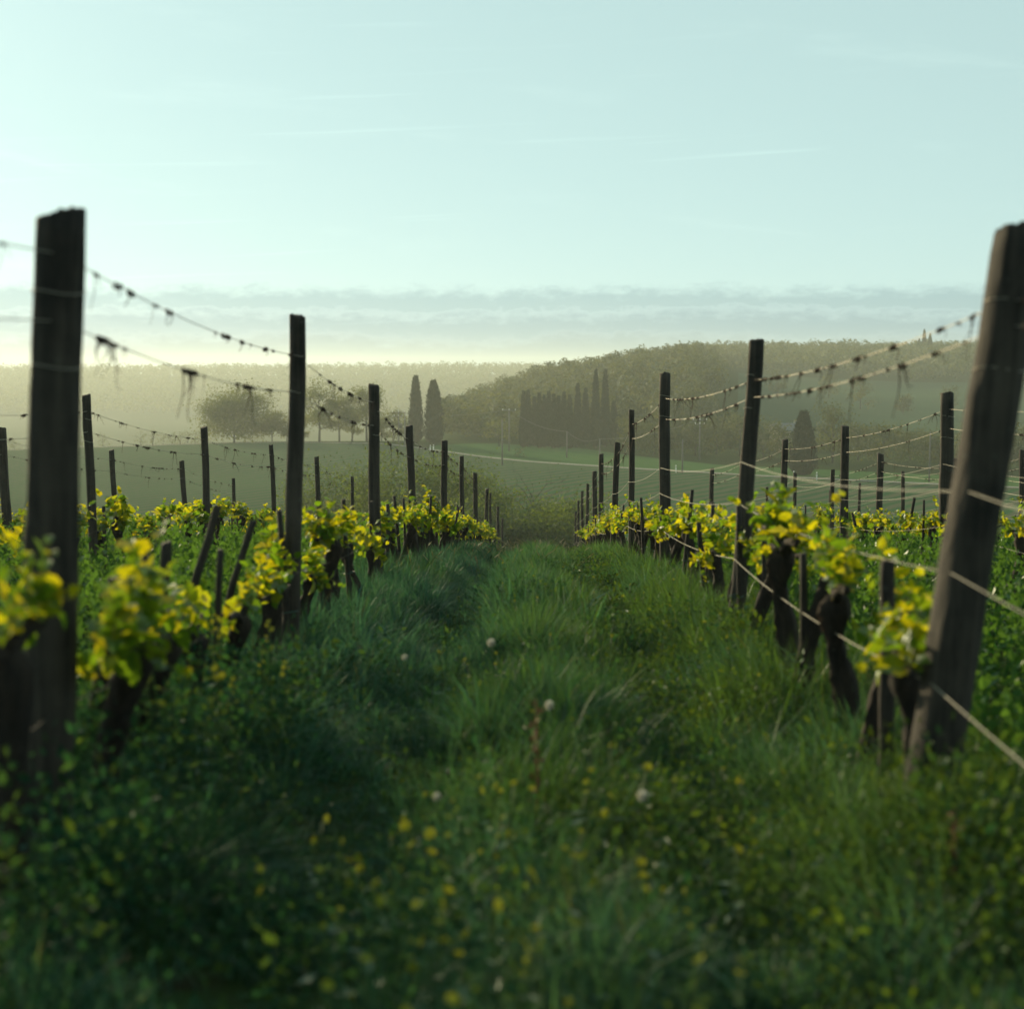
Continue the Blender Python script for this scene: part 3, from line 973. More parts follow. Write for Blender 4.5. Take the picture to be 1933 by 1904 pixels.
def build_posts():
    r = np.random.default_rng(11)
    for row, (X, lst) in POSTS.items():
        line = []
        for i, (ut, vt, d, ub, rad) in enumerate(lst):
            top = np.array(P2W(ut, vt, d))
            xb = tv(ub) * d
            b = np.array([xb, d, h1(xb, d) - 0.12])
            if row == 'R1' and i == 0:
                b[1] = d + 0.05
            near = d < 10
            o = top - b
            mb = post_mesh(np.zeros(3), o, rad, r, near)
            e = ob('vineyard_post', mb.mesh('vineyard_post', M['post']), None, tuple(b))
            side = 'left' if row[0] == 'L' else 'right'
            if i == 0 and row == 'L1':
                lab = 'thick blurred wooden post nearest the camera on the left'
            elif i == 0 and row == 'R1':
                lab = 'thick leaning wooden post nearest the camera at the right edge'
            else:
                lab = f'{ordn(i + 1)} weathered wooden post in the {ROWTXT[row]}'
            tag(e, lab, 'post', 'wooden posts of the vineyard')
            line.append((b, top))
            # wire loops round the post are its own pieces
            if d < 16:
                for hh in (0.22, 0.43):
                    f = 1 - hh / max(o[2], .5)
                    c = o * f
                    an = np.linspace(0, 2 * math.pi, 13)
                    m2 = MB()
                    m2.tube(np.column_stack([c[0] + np.cos(an) * rad * 1.05, c[1] + np.sin(an) * rad * 1.05, c[2] + .008 * np.sin(an * 2)]), [.0018] * 13, 4, cap=False)
                    ob('wire_loop', m2.mesh('wire_loop', M['wire']), e)
        POSTLINE[row] = line


def row_path(row, f_of):
    """points along a row: at every post the height given by f_of(i, base, top), sagging between"""
    line = POSTLINE[row]
    pts = [np.array(f_of(i, b, t)) for i, (b, t) in enumerate(line)]
    # carry on towards the camera beyond the first post
    s = 4.6 / max(1e-3, (pts[1][1] - pts[0][1]))
    first = pts[0] - (pts[1] - pts[0]) * np.array([1, 1, .35]) * min(1.0, s)
    pts = [first] + pts
    out = []
    for a, b in zip(pts[:-1], pts[1:]):
        for q in np.linspace(0, 1, 9)[:-1]:
            p = a + (b - a) * q
            p[2] -= 0.05 * 4 * q * (1 - q)
            out.append(p)
    out.append(pts[-1])
    return np.array(out)


TENDRILS = []


def tendril_meshes():
    for s in range(9):
        r = np.random.default_rng(200 + s)
        mb = MB()
        # coil round the wire (wire along y)
        L = r.uniform(.03, .09)
        a = np.linspace(0, r.uniform(5, 12), 16)
        mb.tube(np.column_stack([np.cos(a) * .007 * r.uniform(.6, 1.6), np.linspace(-L / 2, L / 2, 16), np.sin(a) * .008]), np.full(16, .0028), 4)
        mb.tube(np.column_stack([np.cos(a * 1.7 + 1) * .009, np.linspace(-L / 3, L / 2, 16) + .01, np.sin(a * 1.7 + 1) * .007 - .004]), np.full(16, .003), 4)
        for k in range(r.integers(0, 3) + (2 if s > 5 else 0)):
            ln = r.uniform(.02, .07) if s < 5 else r.uniform(.06, .20)
            q = np.linspace(0, 1, 8)
            d = r.normal(size=3) * np.array([.35, .7, .3]) + np.array([0, 0, -.75])
            d /= np.linalg.norm(d)
            p = np.outer(q, d) * ln + np.column_stack([np.sin(q * 5 + k), np.cos(q * 4), np.sin(q * 6)]) * .012 * q[:, None] + np.array([0, r.uniform(-L / 2, L / 2), 0])
            mb.tube(p, .0022 * (1.2 - q * .7), 4)
        TENDRILS.append(mb.mesh('dried_tendril', M['tendril']))


def build_wires():
    tendril_meshes()
    r = np.random.default_rng(12)

    def wire(row, f_of, rad, mat, label, tendr=0.0, dmax=30.0, dmin=2.0):
        P = row_path(row, f_of)
        o0 = P[0].copy()
        mb = MB()
        mb.tube(P - o0, np.full(len(P), rad), 5)
        o = ob('trellis_wire', mb.mesh('trellis_wire', M[mat]), None, tuple(o0))
        tag(o, label, 'wire', 'trellis wires')
        if tendr:
            y = max(P[0][1] + .3, dmin)
            n = 0
            while y < min(dmax, P[-1][1]) and n < 150:
                p = np.array([np.interp(y, P[:, 1], P[:, q]) for q in range(3)])
                p2 = np.array([np.interp(y + .1, P[:, 1], P[:, q]) for q in range(3)])
                dz = math.atan2(p2[2] - p[2], .1)
                dx = math.atan2(p2[0] - p[0], .1)
                k = int(r.integers(0, 6)) if r.random() < .88 else int(r.integers(6, 9))
                t = bpy.data.objects.new('dried_tendril', TENDRILS[k])
                link(t, o)
                t.location = tuple(p - o0)
                t.rotation_euler = (dz, 0, -dx)
                s = .4 + .8 * r.random() ** 1.6
                t.scale = (s, s * r.choice([-1, 1]), s)
                y += r.uniform(.03, .10) if r.random() < .5 else r.exponential(tendr * 1.5) + .12
                n += 1
    hgt = {}

    def down(a):
        return lambda i, b, t: t + (b - t) * (a / np.linalg.norm(b - t)) + np.array([0.0, 0, 0])

    def up(a):
        return lambda i, b, t: b + (t - b) * ((a + .12) / np.linalg.norm(b - t))
    for row in POSTS:
        w = ROWTXT[row]
        k1, k2 = (.16, .36) if row != 'R1' else (.22, .40)
        main = row in ('L1', 'R1')
        if row == 'R1':
            f1 = lambda i, b, t: down([.22, .25, .25][i] if i < 3 else .2)(i, b, t)
            f2 = lambda i, b, t: down([.30, .36, .46][i] if i < 3 else .4)(i, b, t)
        elif row == 'L1':
            f1 = lambda i, b, t: down([.11, .22, .15][i] if i < 3 else .16)(i, b, t)
            f2 = lambda i, b, t: down([.30, .43, .35][i] if i < 3 else .36)(i, b, t)
        else:
            f1, f2 = down(.15), down(.34)
        wire(row, f1, .0020, 'wire', f'topmost wire with dried tendrils along the {w}', .17 if main else .26, 40 if main else 34)
        wire(row, f2, .0020, 'wire', f'second wire from the top, with tendrils, along the {w}', .17 if main else .26, 40 if main else 34)
        if row[0] == 'R':
            wire(row, lambda i, b, t: up(1.18)(i, b, t) + np.array([-.05, -.05, 0]), .0019, 'rope', f'bare pale wire at shoulder height along the {w}')
            wire(row, lambda i, b, t: up(.92)(i, b, t) + np.array([-.06, -.06, 0]), .0017 if main else .0015, 'rope', f'thick pale wire just above the leaves of the {w}')
        wire(row, lambda i, b, t: up(.56)(i, b, t) + np.array([-.06 if row[0] == 'R' else .06, -.06, 0]), .0022 if main else .0016, 'rope' if row[0] == 'R' else 'stake', f'lowest wire carrying the vine arms of the {w}')


LEAF = []


def leaf_meshes():
    out = [(0.0, .0), (-.16, .14), (-.14, .36), (.02, .50), (.14, .46), (.30, .62), (.44, .56), (.50, .46), (.70, .42), (.80, .26), (.97, .14), (1.04, .0)]
    for s in range(4):
        r = np.random.default_rng(300 + s)
        half = [(a + r.normal(0, .025), b * r.uniform(.92, 1.06)) for a, b in out]
        half[0], half[-1] = (0, 0), (1.04, 0)
        V = [(0.35, 0, 0.03)]
        pts = half + [(a, -b * r.uniform(.9, 1.08)) for a, b in half[-2:0:-1]]
        fold, curl = r.uniform(.10, .45), r.uniform(.1, .45)
        for a, b in pts:
            V.append((a, b * .92, fold * abs(b) - curl * a * a * .6 + r.normal(0, .02)))
        n = len(pts)
        T = [(0, 1 + i, 1 + (i + 1) % n) for i in range(n)]
        LEAF.append(np_mesh('leaf', V, T, M['vleaf'], smooth=False))


def leaf_arrays(k):
    me = LEAF[k]
    V = np.empty(len(me.vertices) * 3)
    me.vertices.foreach_get('co', V)
    T = np.empty(len(me.loops), dtype=np.int32)
    me.loops.foreach_get('vertex_index', T)
    return V.reshape(-1, 3), T.reshape(-1, 3)


def trunk_mesh(seed):
    r = np.random.default_rng(seed)
    h = 0.60 + r.uniform(-.06, .08)
    n = 20
    k = np.linspace(0, 1, n)
    wob = np.column_stack([np.sin(k * r.uniform(3, 6) + r.uniform(0, 6)), np.sin(k * r.uniform(3, 6) + r.uniform(0, 6))]) * .035
    wob -= wob[0]
    lean = r.uniform(-.10, .10, 2)
    P = np.column_stack([wob[:, 0] + lean[0] * k, wob[:, 1] + lean[1] * k * 1.5, -.08 + k * (h + .08)])
    rad = .042 * (1.25 - .5 * k) * (1 + .12 * np.sin(k * 13 + r.uniform(0, 6))) + .016 * np.exp(-((k - .95) / .12) ** 2) * 1.6
    rad[-1] *= .7
    mb = MB()
    mb.tube(P, rad, 12, jit=.26, r=r)
    return mb.mesh('trunk', M['bark']), P[-1]


def arm_mesh(seed, sgn):
    r = np.random.default_rng(seed)
    k = np.linspace(0, 1, 7)
    L = r.uniform(.22, .40)
    P = np.column_stack([np.sin(k * 4 + r.uniform(0, 6)) * .02 * k, sgn * k * L, k * .10 + np.sin(k * 5) * .02])
    mb = MB()
    mb.tube(P, .022 * (1.15 - .6 * k), 7, jit=.2, r=r)
    return mb.mesh('arm', M['bark']), P


VPROTO = []
SHOOT = []


def shoot_protos():
    """a green shoot with its alternate leaves (local: grows along +z)"""
    for s in range(7):
        r = np.random.default_rng(400 + s)
        L = r.uniform(.12, .30)
        k = np.linspace(0, 1, 6)
        bend = r.normal(0, .12, 2)
        P = np.column_stack([bend[0] * k * k * L * 2, bend[1] * k * k * L * 2, k * L])
        mb = MB()
        mb.tube(P, .0035 * (1.2 - .7 * k), 5)
        leaves = []
        n = int(r.integers(6, 10))
        a0 = r.uniform(0, 6.28)
        for i in range(n):
            f = (i + .6) / n
            p = np.array([np.interp(f, k, P[:, q]) for q in range(3)])
            az = a0 + i * 2.5 + r.normal(0, .4)
            size = (.086 - .048 * f) * r.uniform(.75, 1.2)
            el = r.uniform(-.25, .75) + .5 * f
            out = np.array([math.cos(az) * math.cos(el), math.sin(az) * math.cos(el), math.sin(el)])
            base = p + out * size * .35
            leaves.append((base, az, el, r.uniform(-.7, .7), size, int(r.integers(0, 4))))
        SHOOT.append((mb.mesh('shoot', M['vstem']), leaves, P))


def build_vine(row, X, y, seed, label, detailed, vscale=1.0):
    r = np.random.default_rng(seed)
    jx = r.uniform(-.05, .05)
    x = X + jx
    e = empty('grape_vine', (x, y, h1(x, y)))
    e.rotation_euler = (0, 0, r.uniform(-.25, .25))
    tag(e, label, 'grape vine', 'grape vines in rows')
    me, head, arms = VPROTO[int(r.integers(0, len(VPROTO)))]
    s = r.uniform(.80, 1.0) * vscale
    e.scale = (s * min(1.0, 1.12 / vscale), s * min(1.0, 1.12 / vscale), s)
    link(bpy.data.objects.new('trunk', me), e)
    A = []
    for am, P in arms:
        o = link(bpy.data.objects.new('arm', am), e)
        o.location = tuple(head)
        A.append(P + head)
    ns = int(r.integers(9, 16))
    if row == 'L1' and y < 5:
        ns = 18
    elif row == 'L1' and y < 7.4:
        ns = int(r.integers(3, 6))
    if row == 'R1' and y < 8.5:
        ns = int(r.integers(10, 15))
    fol = MB() if not detailed else None
    for q in range(ns):
        P = A[q % 2]
        f = r.uniform(.1, 1.0)
        b = np.array([np.interp(f, np.linspace(0, 1, len(P)), P[:, c]) for c in range(3)])
        sm, leaves, SP = SHOOT[int(r.integers(0, len(SHOOT)))]
        rot = Euler((r.normal(0, .42), r.normal(0, .42), r.uniform(0, 6.28)))
        sc = r.uniform(.75, 1.2) / max(1.0, vscale) ** .8
        if r.random() < .22:
            rot = Euler((r.normal(0, .3) + 1.9, r.normal(0, .4), r.uniform(0, 6.28)))
        if detailed:
            so = link(bpy.data.objects.new('shoot', sm), e)
            so.location = tuple(b)
            so.rotation_euler = rot
            so.scale = (sc, sc, sc)
            for (lb, az, el, tw, size, k) in leaves:
                lo = link(bpy.data.objects.new('leaf', LEAF[k]), so)
                lo.location = tuple(lb)
                lo.rotation_euler = (tw, -el, az)
                lo.scale = (size, size, size)
        else:
            RM = np.array(rot.to_matrix()) * sc
            for (lb, az, el, tw, size, k) in leaves:
                V, T = LEAFA[k]
                RL = np.array(Euler((tw, -el, az)).to_matrix()) * size * 1.1
                W = (V @ RL.T + lb) @ RM.T + b
                fol.add(W, None, T)
    if not detailed:
        fo = link(bpy.data.objects.new('foliage', fol.mesh('foliage', M['vleaf'], False)), e)
        fo['kind'] = 'stuff'
    return e


LEAFA = []
STAKES = []


def build_vines():
    leaf_meshes()
    for k in range(4):
        LEAFA.append(leaf_arrays(k))
    shoot_protos()
    for s in range(6):
        me, head = trunk_mesh(500 + s)
        VPROTO.append((me, head - np.array([0, 0, .02]), [arm_mesh(520 + s, 1), arm_mesh(540 + s, -1)]))
    r = np.random.default_rng(13)
    # thin stakes that the vines are tied to
    for s in range(5):
        rr = np.random.default_rng(560 + s)
        k = np.linspace(0, 1, 7)
        h = rr.uniform(.72, .98)
        P = np.column_stack([np.sin(k * 4 + s) * .008, np.cos(k * 5 + s) * .008, -.1 + k * (h + .1)])
        mb = MB()
        mb.tube(P, .017 * (1.1 - .25 * k) * rr.uniform(.8, 1.25), 7, jit=.12, r=rr)
        STAKES.append(mb.mesh('vine_stake', M['stake']))
    tie_an = np.linspace(0, 2 * math.pi, 11)
    tmb = MB()
    tmb.tube(np.column_stack([np.cos(tie_an) * .045 - .02, np.sin(tie_an) * .034, .006 * np.sin(tie_an)]), [.0022] * 11, 4, cap=False)
    tie = tmb.mesh('tie', M['tie'])
    rng_ = {'L1': (3.80, 46, .74), 'R1': (4.85, 46, .76), 'L2': (11.0, 36, .92), 'L3': (18.0, 36, .92), 'R2': (11.0, 40, .90), 'R3': (19.0, 42, .95), 'R4': (27.0, 44, 1.0)}
    for row, (y0, y1, step) in rng_.items():
        X = POSTS[row][0]
        line = POSTLINE[row]
        py = [b[1] for b, t in line]
        y = y0
        cnt = {}
        n = 0
        while y < y1:
            k = sum(1 for q in py if q <= y)
            cnt[k] = cnt.get(k, 0) + 1
            where = f'past the {ordn(k)} post' if k else 'before the first post'
            lab = f'{ordn(cnt[k])} leafy vine {where}, {ROWTXT[row]}'
            # bend of the row follows its posts
            xx = np.interp(y, py, [b[0] for b, t in line]) * .6 + X * .4
            detailed = row in ('L1', 'R1') and y < 19 or row in ('R2',) and y < 19
            if min(abs(y - q) for q in py) < .13:
                y += .16
            if row == 'L1' and y < 4.1:
                y, xx = 3.55, -1.39
            elif row == 'L1' and y < 5:
                y, xx = 4.50, -1.40
            build_vine(row, xx, y, 1000 + int(y * 37) + hash_row(row), lab, detailed, (1.68 if y < 4 else 1.10) if row == 'L1' and y < 5 else (1.14 if row == 'R1' and y < 8.5 else 1.0))
            if r.random() < ((.25 if row == 'R1' and y < 8 else .62) if row in ('L1', 'R1') else .4):
                sx, sy = xx + r.uniform(-.06, .06), y + r.uniform(.06, .16) * r.choice([-1, 1])
                so = bpy.data.objects.new('vine_stake', STAKES[n % 5])
                link(so)
                so.location = (sx, sy, h1(sx, sy))
                so.rotation_euler = (r.normal(0, .07), r.normal(0, .07), r.uniform(0, 6))
                tag(so, f'thin stake by {ordn(cnt[k])} vine {where}, {ROWTXT[row]}', 'stake', 'thin stakes beside the vines')
                if y < 17 and row in ('L1', 'R1'):
                    to = bpy.data.objects.new('tie', tie)
                    link(to, so)
                    to.location = (0, 0, r.uniform(.22, .4))
                    to.rotation_euler = (0, 0, r.uniform(0, 6))
            n += 1
            y += step * r.uniform(.85, 1.18)
    # individually leaning stakes in the near left bay
    for (ut, vt, ub, vb, d, rad, lab) in ((409, 958, 360, 1146, 7.4, .022, 'leaning stick above the dark trunks of the near left bay'), (316, 1026, 294, 1233, 6.3, .026, 'stout upright stake in the near left bay'),
                                          (480, 985, 437, 1114, 8.0, .020, 'leaning stick just left of the second left post'), (221, 1093, 170, 1400, 5.2, .030, 'thick leaning stake beside the nearest left post'),
                                          (2010 - 330, 1060, 1672, 1330, 5.4, .028, 'stout stake left of the leaning right post')):
        t = np.array(P2W(ut, vt, d))
        b = np.array(P2W(ub, vb, d))
        b = b + (b - t) * .5
        mb = post_mesh(np.zeros(3), t - b, rad, r, False)
        o = ob('support_stake', mb.mesh('support_stake', M['stake']), None, tuple(b))
        tag(o, lab, 'stake')


def hash_row(row):
    return {'L1': 0, 'R1': 7001, 'L2': 13003, 'L3': 21001, 'R2': 31007, 'R3': 41003, 'R4': 51001}[row]


# ------------------------------------------------------------------ grass
def vnoise(x, y, s, seed):
    r = np.random.default_rng(seed)
    g = r.random((64, 64))
    fx, fy = x / s, y / s
    i, j = np.floor(fx).astype(int), np.floor(fy).astype(int)
    a, b = fx - i, fy - j
    a, b = a * a * (3 - 2 * a), b * b * (3 - 2 * b)
    i, j = i % 64, j % 64
    i1, j1 = (i + 1) % 64, (j + 1) % 64
    return g[i, j] * (1 - a) * (1 - b) + g[i1, j] * a * (1 - b) + g[i, j1] * (1 - a) * b + g[i1, j1] * a * b


def blades(x, y, hgt, wid, lx, ly, r, seg):
    """curved tapering blades; lx, ly: how far the tip leans"""
    n = len(x)
    z = H(x, y) - .01
    k = np.linspace(0, 1, seg + 1)
    az = r.uniform(0, 2 * math.pi, n)
    sx, sy = np.cos(az), np.sin(az)
    lean = np.sqrt(lx * lx + ly * ly)
    zt = hgt * np.clip(1 - 0.35 * lean, .35, 1)
    drop = np.clip(lean - .55, 0, 1) * .55
    V = np.empty((n, 2 * seg + 1, 3))
    for q in range(seg + 1):
        f = k[q]
        cx = x + lx * hgt * f ** 1.8
        cy = y + ly * hgt * f ** 1.8
        cz = z + zt * (f - drop * f ** 3)
        if q < seg:
            w = wid * .5 * (1 - f ** 2.2)
            V[:, 2 * q, 0], V[:, 2 * q, 1], V[:, 2 * q, 2] = cx - sx * w, cy - sy * w, cz
            V[:, 2 * q + 1, 0], V[:, 2 * q + 1, 1], V[:, 2 * q + 1, 2] = cx + sx * w, cy + sy * w, cz
        else:
            V[:, 2 * q, 0], V[:, 2 * q, 1], V[:, 2 * q, 2] = cx, cy, cz
    T = []
    for q in range(seg - 1):
        a = 2 * q
        T += [(a, a + 1, a + 3), (a, a + 3, a + 2)]
    a = 2 * (seg - 1)
    T += [(a, a + 1, a + 2)]
    T = np.array(T)
    m = 2 * seg + 1
    Fc = (np.arange(n) * m)[:, None, None] + T[None]
    return V.reshape(-1, 3), Fc.reshape(-1, 3), m


def build_grass():
    r = np.random.default_rng(21)
    VV, FF, CC = [], [], []
    nv = 0
    zones = [(1.3, 4.5, 5200, 3, .0042), (4.5, 9, 4600, 3, .0050), (9, 16, 3000, 3, .0066), (16, 26, 1700, 2, .0095), (26, 36, 900, 2, .014)]
    for (y0, y1, dens, seg, wid) in zones:
        hw = 1.95
        area = (y1 - y0) * hw * 2
        n = int(area * dens)
        y = r.uniform(y0, y1, n)
        x = r.uniform(-hw, hw, n)
        keep = np.abs(x + .02 * y) < .40 * y + .5
        # clumping
        tuf = r.random(n) < .72
        nt = int(area * np.interp(y0, [1, 30], [46, 14]))
        tcx, tcy = r.uniform(-hw, hw, nt), r.uniform(y0, y1, nt)
        ti = r.integers(0, nt, n)
        ox, oy = r.normal(0, .055, n), r.normal(0, .055, n)
        x = np.where(tuf, tcx[ti] + ox, x)
        y = np.where(tuf, tcy[ti] + oy, y)
        th = r.uniform(.55, 1.35, nt)[ti]
        thue = r.normal(0, .28, nt)[ti]
        keep = np.abs(x + .02 * y) < .40 * y + .5
        cl = vnoise(x + 20, y + 5, .16, 3) * .6 + vnoise(x + 7, y + 2, .45, 4) * .6
        keep &= r.random(n) < np.clip(cl * 2.6 - .75, .06, 1)
        x, y, cl, tuf, ox, oy, th, thue = (q[keep] for q in (x, y, cl, tuf, ox, oy, th, thue))
        n = len(x)
        big = vnoise(x + 30, y + 11, .8, 5)
        med = vnoise(x + 9, y + 31, .28, 6)
        h = .10 + .16 * big + .12 * med + r.uniform(-.05, .07, n)
        track = np.exp(-((x + .62) / .22) ** 2) * .55 + np.exp(-((x - .60) / .24) ** 2) * .5
        h *= (1 - track) * (.55 + .75 * np.clip(cl, 0, 1.1)) * np.where(tuf, th, .8)
        h *= 1 + .35 * np.exp(-((x + 1.25) / .3) ** 2) + .30 * np.exp(-((x - 1.15) / .3) ** 2) + .25 * np.exp(-((x) / .25) ** 2)
        h = np.clip(h, .05, .42)
        a = vnoise(x + 3, y + 17, .5, 8) * 9
        lx = .25 * np.cos(a) + r.normal(0, .42, n) + .45 * np.exp(-((x + 1.0) / .45) ** 2) - .15 * np.exp(-((x - 1.0) / .4) ** 2)
        ly = .25 * np.sin(a) + r.normal(0, .48, n) - .10
        lx = lx * .75 + np.where(tuf, ox * 9, 0)
        ly = ly * .75 + np.where(tuf, oy * 9, 0)
        V, Fc, m = blades(x, y, h, wid * np.exp(r.normal(-.1, .45, n)), lx, ly, r, seg)
        deep, blue, yel = np.array([.016, .054, .030]), np.array([.042, .114, .090]), np.array([.062, .108, .014])
        f = np.clip(vnoise(x + 13, y + 3, .6, 9) * 1.2 + r.normal(0, .2, n), 0, 1)[:, None]
        # shade and sun put in the tint: bluish left-bank fescue, yellow-green on the right
        g = np.clip(.22 + (x + .2) * .48 + r.normal(0, .18, n) + thue + (vnoise(x + 41, y, .7, 10) - .5) * 1.1, 0, 1)[:, None]
        c = deep * (1 - f) + blue * f
        c = c * (1 - g * .8) + yel * g * .8
        dry = r.random(n) < .012
        c[dry] = np.array([.12, .11, .045]) * r.uniform(.6, 1.2, (dry.sum(), 1))
        c *= r.uniform(.55, 1.45, (n, 1))
        pale = r.random(n) < .06  # a few pale blue-green blades painted as dewy highlights
        c[pale] = np.array([.075, .140, .110]) * r.uniform(.8, 1.2, (pale.sum(), 1))
        VV.append(V)
        FF.append(Fc + nv)
        CC.append(np.repeat(c, m, 0))
        nv += len(V)
    o = ob('meadow_grass', np_mesh('meadow_grass', np.vstack(VV), np.vstack(FF), M['grass'], True, np.vstack(CC)))
    tag(o, 'tall tangled grass filling the lane between the vine rows', 'grass', None, 'stuff')

    # rough sward under the outer rows
    VV, FF, CC, nv = [], [], [], 0
    for side in (-1, 1):
        n = 30000
        y = r.uniform(5, 40, n)
        x = side * r.uniform(1.9, 11, n)
        keep = np.abs(x) < .40 * y + 1
        x, y = x[keep], y[keep]
        n = len(x)
        h = r.uniform(.10, .30, n)
        V, Fc, m = blades(x, y, h, .010 + y * .0004, r.normal(0, .4, n), r.normal(0, .4, n), r, 2)
        c = np.array([.015, .060, .015]) * r.uniform(.6, 1.5, (n, 1))
        VV.append(V)
        FF.append(Fc + nv)
        CC.append(np.repeat(c, m, 0))
        nv += len(V)
    o = ob('sward', np_mesh('sward', np.vstack(VV), np.vstack(FF), M['grass'], True, np.vstack(CC)))
    tag(o, 'shorter grass under the outer vine rows', 'grass', None, 'stuff')

    # seed heads catching the light towards the brow
    mb = MB()
    n = 130
    y = r.uniform(14, 29, n)
    x = np.clip(r.normal(-.6, .6, n), -1.6, 1.2)
    k = np.linspace(0, 1, 5)
    for i in range(n):
        b = np.array([x[i], y[i], h1(x[i], y[i])])
        hh = r.uniform(.22, .34)
        a = r.uniform(0, 6.28)
        d = np.array([math.cos(a), math.sin(a), 0]) * r.uniform(.05, .2)
        P = b + np.outer(k, [0, 0, hh]) + np.outer(k ** 2, d)
        mb.tube(P, np.full(5, .0016), 3, cap=False)
        q = np.linspace(0, 1, 4)
        E = P[-1] + np.outer(q, [d[0] * .5, d[1] * .5, .055])
        mb.tube(E, np.array([.002, .006, .005, .001]), 5, cap=False)
    o = ob('grass_ears', mb.mesh('grass_ears', M['ear']))
    tag(o, 'pale nodding grass ears along the brow of the lane', 'grass', None, 'stuff')


def build_herbs():
    """low broad-leaved weeds growing through the lane grass"""
    r = np.random.default_rng(71)
    VV, QQ, CC, nv = [], [], [], 0
    for (y0, y1, n, size, xa, xb, hm) in ((1.6, 5.0, 2600, .028, -1.9, 1.9, .28), (5.0, 11, 2400, .032, -1.0, 1.7, .24), (11, 20, 2000, .040, -.6, 1.6, .22), (20, 33, 900, .055, -1.0, 1.6, .20), (2.6, 5.4, 1500, .034, -1.9, -1.0, .56), (5.4, 7.6, 800, .036, -1.75, -.95, .46), (2.6, 4.6, 1000, .034, 1.05, 1.9, .46), (4.6, 9.0, 900, .034, .95, 1.7, .34)):
        x, y = r.uniform(xa, xb, n), r.uniform(y0, y1, n)
        keep = (np.abs(x) < .42 * y + .3) & (r.random(n) < np.clip(vnoise(x + 50, y + 9, .55, 72) * 2.2 - .55, .03, 1) * np.where((x < -.25) & (y > 6.5), .25, 1))
        x, y = x[keep], y[keep]
        n = len(x)
        z = H(x, y)
        h = hm * r.uniform(.35, 1.1, n)
        L = 14
        f = (np.arange(L) + r.uniform(.1, .9, (n, L))) / L
        az = r.uniform(0, 6.28, (n, 1)) + np.arange(L)[None] * 2.4
        sp = r.uniform(.02, .07, (n, 1))
        C = np.stack([x[:, None] + np.cos(az) * sp * f, y[:, None] + np.sin(az) * sp * f, z[:, None] + h[:, None] * (.15 + .85 * f)], -1).reshape(-1, 3)
        el = r.uniform(-.2, .9, (n, L)) + f * .4
        D = np.stack([np.cos(az) * np.cos(el), np.sin(az) * np.cos(el), np.sin(el)], -1).reshape(-1, 3)
        V, Q = cards(C, size * np.repeat(r.uniform(.6, 1.3, n), L), r, 0, .5, dirs=D)
        g = np.clip(.3 + x * .25 + r.normal(0, .3, n), 0, 1)[:, None]  # left-to-right tint paints shaded teal into sunlit yellow-green
        c = np.array([.014, .054, .034]) * (1 - g) + np.array([.052, .092, .012]) * g
        c = c * r.uniform(.6, 1.4, (n, 1))
        VV.append(V)
        QQ.append(Q + nv)
        CC.append(np.repeat(c, 4 * L, 0))
        nv += len(V)
    o = ob('leafy_weeds', np_mesh('leafy_weeds', np.vstack(VV), np.vstack(QQ), M['herb'], False, np.vstack(CC)))
    tag(o, 'low leafy weeds growing through the lane grass', 'weeds', None, 'stuff')


def build_cover_crop():
    """broad-bean like green manure between the outer rows"""
    r = np.random.default_rng(31)
    VV, QQ, nv = [], [], 0
    for (xa, xb, y0, y1, dens, hh) in ((-4.1, -1.75, 6.0, 30, 34, .50), (-6.9, -4.3, 12, 32, 24, .50), (-9.6, -7.0, 18, 34, 14, .45), (1.65, 3.95, 5.0, 30, 36, .40), (4.2, 6.7, 11, 32, 24, .42), (6.9, 9.5, 18, 36, 14, .42)):
        n = int((xb - xa) * (y1 - y0) * dens)
        x, y = r.uniform(xa, xb, n), r.uniform(y0, y1, n)
        keep = np.abs(x) < .40 * y + .6
        x, y = x[keep], y[keep]
        n = len(x)
        z = H(x, y)
        h = hh * r.uniform(.6, 1.15, n) * (.75 + .5 * vnoise(x + 30, y, .9, 41))
        lean = r.normal(0, .12, (n, 2))
        L = 15
        f = (np.arange(L) + r.uniform(.2, .9, (n, L))) / L
        az = r.uniform(0, 6.28, (n, 1)) + np.arange(L)[None] * 2.1
        C = np.stack([x[:, None] + lean[:, :1] * f * .5, y[:, None] + lean[:, 1:] * f * .5, z[:, None] + h[:, None] * (.12 + .88 * f)], -1).reshape(-1, 3)
        el = r.uniform(-.1, 1.0, (n, L)) + f * .4
        D = np.stack([np.cos(az) * np.cos(el), np.sin(az) * np.cos(el), np.sin(el)], -1).reshape(-1, 3)
        V, Q = cards(C, np.full(len(C), .062), r, 0, .55, dirs=D)
        VV.append(V)
        QQ.append(Q + nv)
        nv += len(V)
    o = ob('cover_crop', np_mesh('cover_crop', np.vstack(VV), np.vstack(QQ), M['crop'], False))
    tag(o, 'dense leafy green cover crop between the outer rows', 'plants', None, 'stuff')


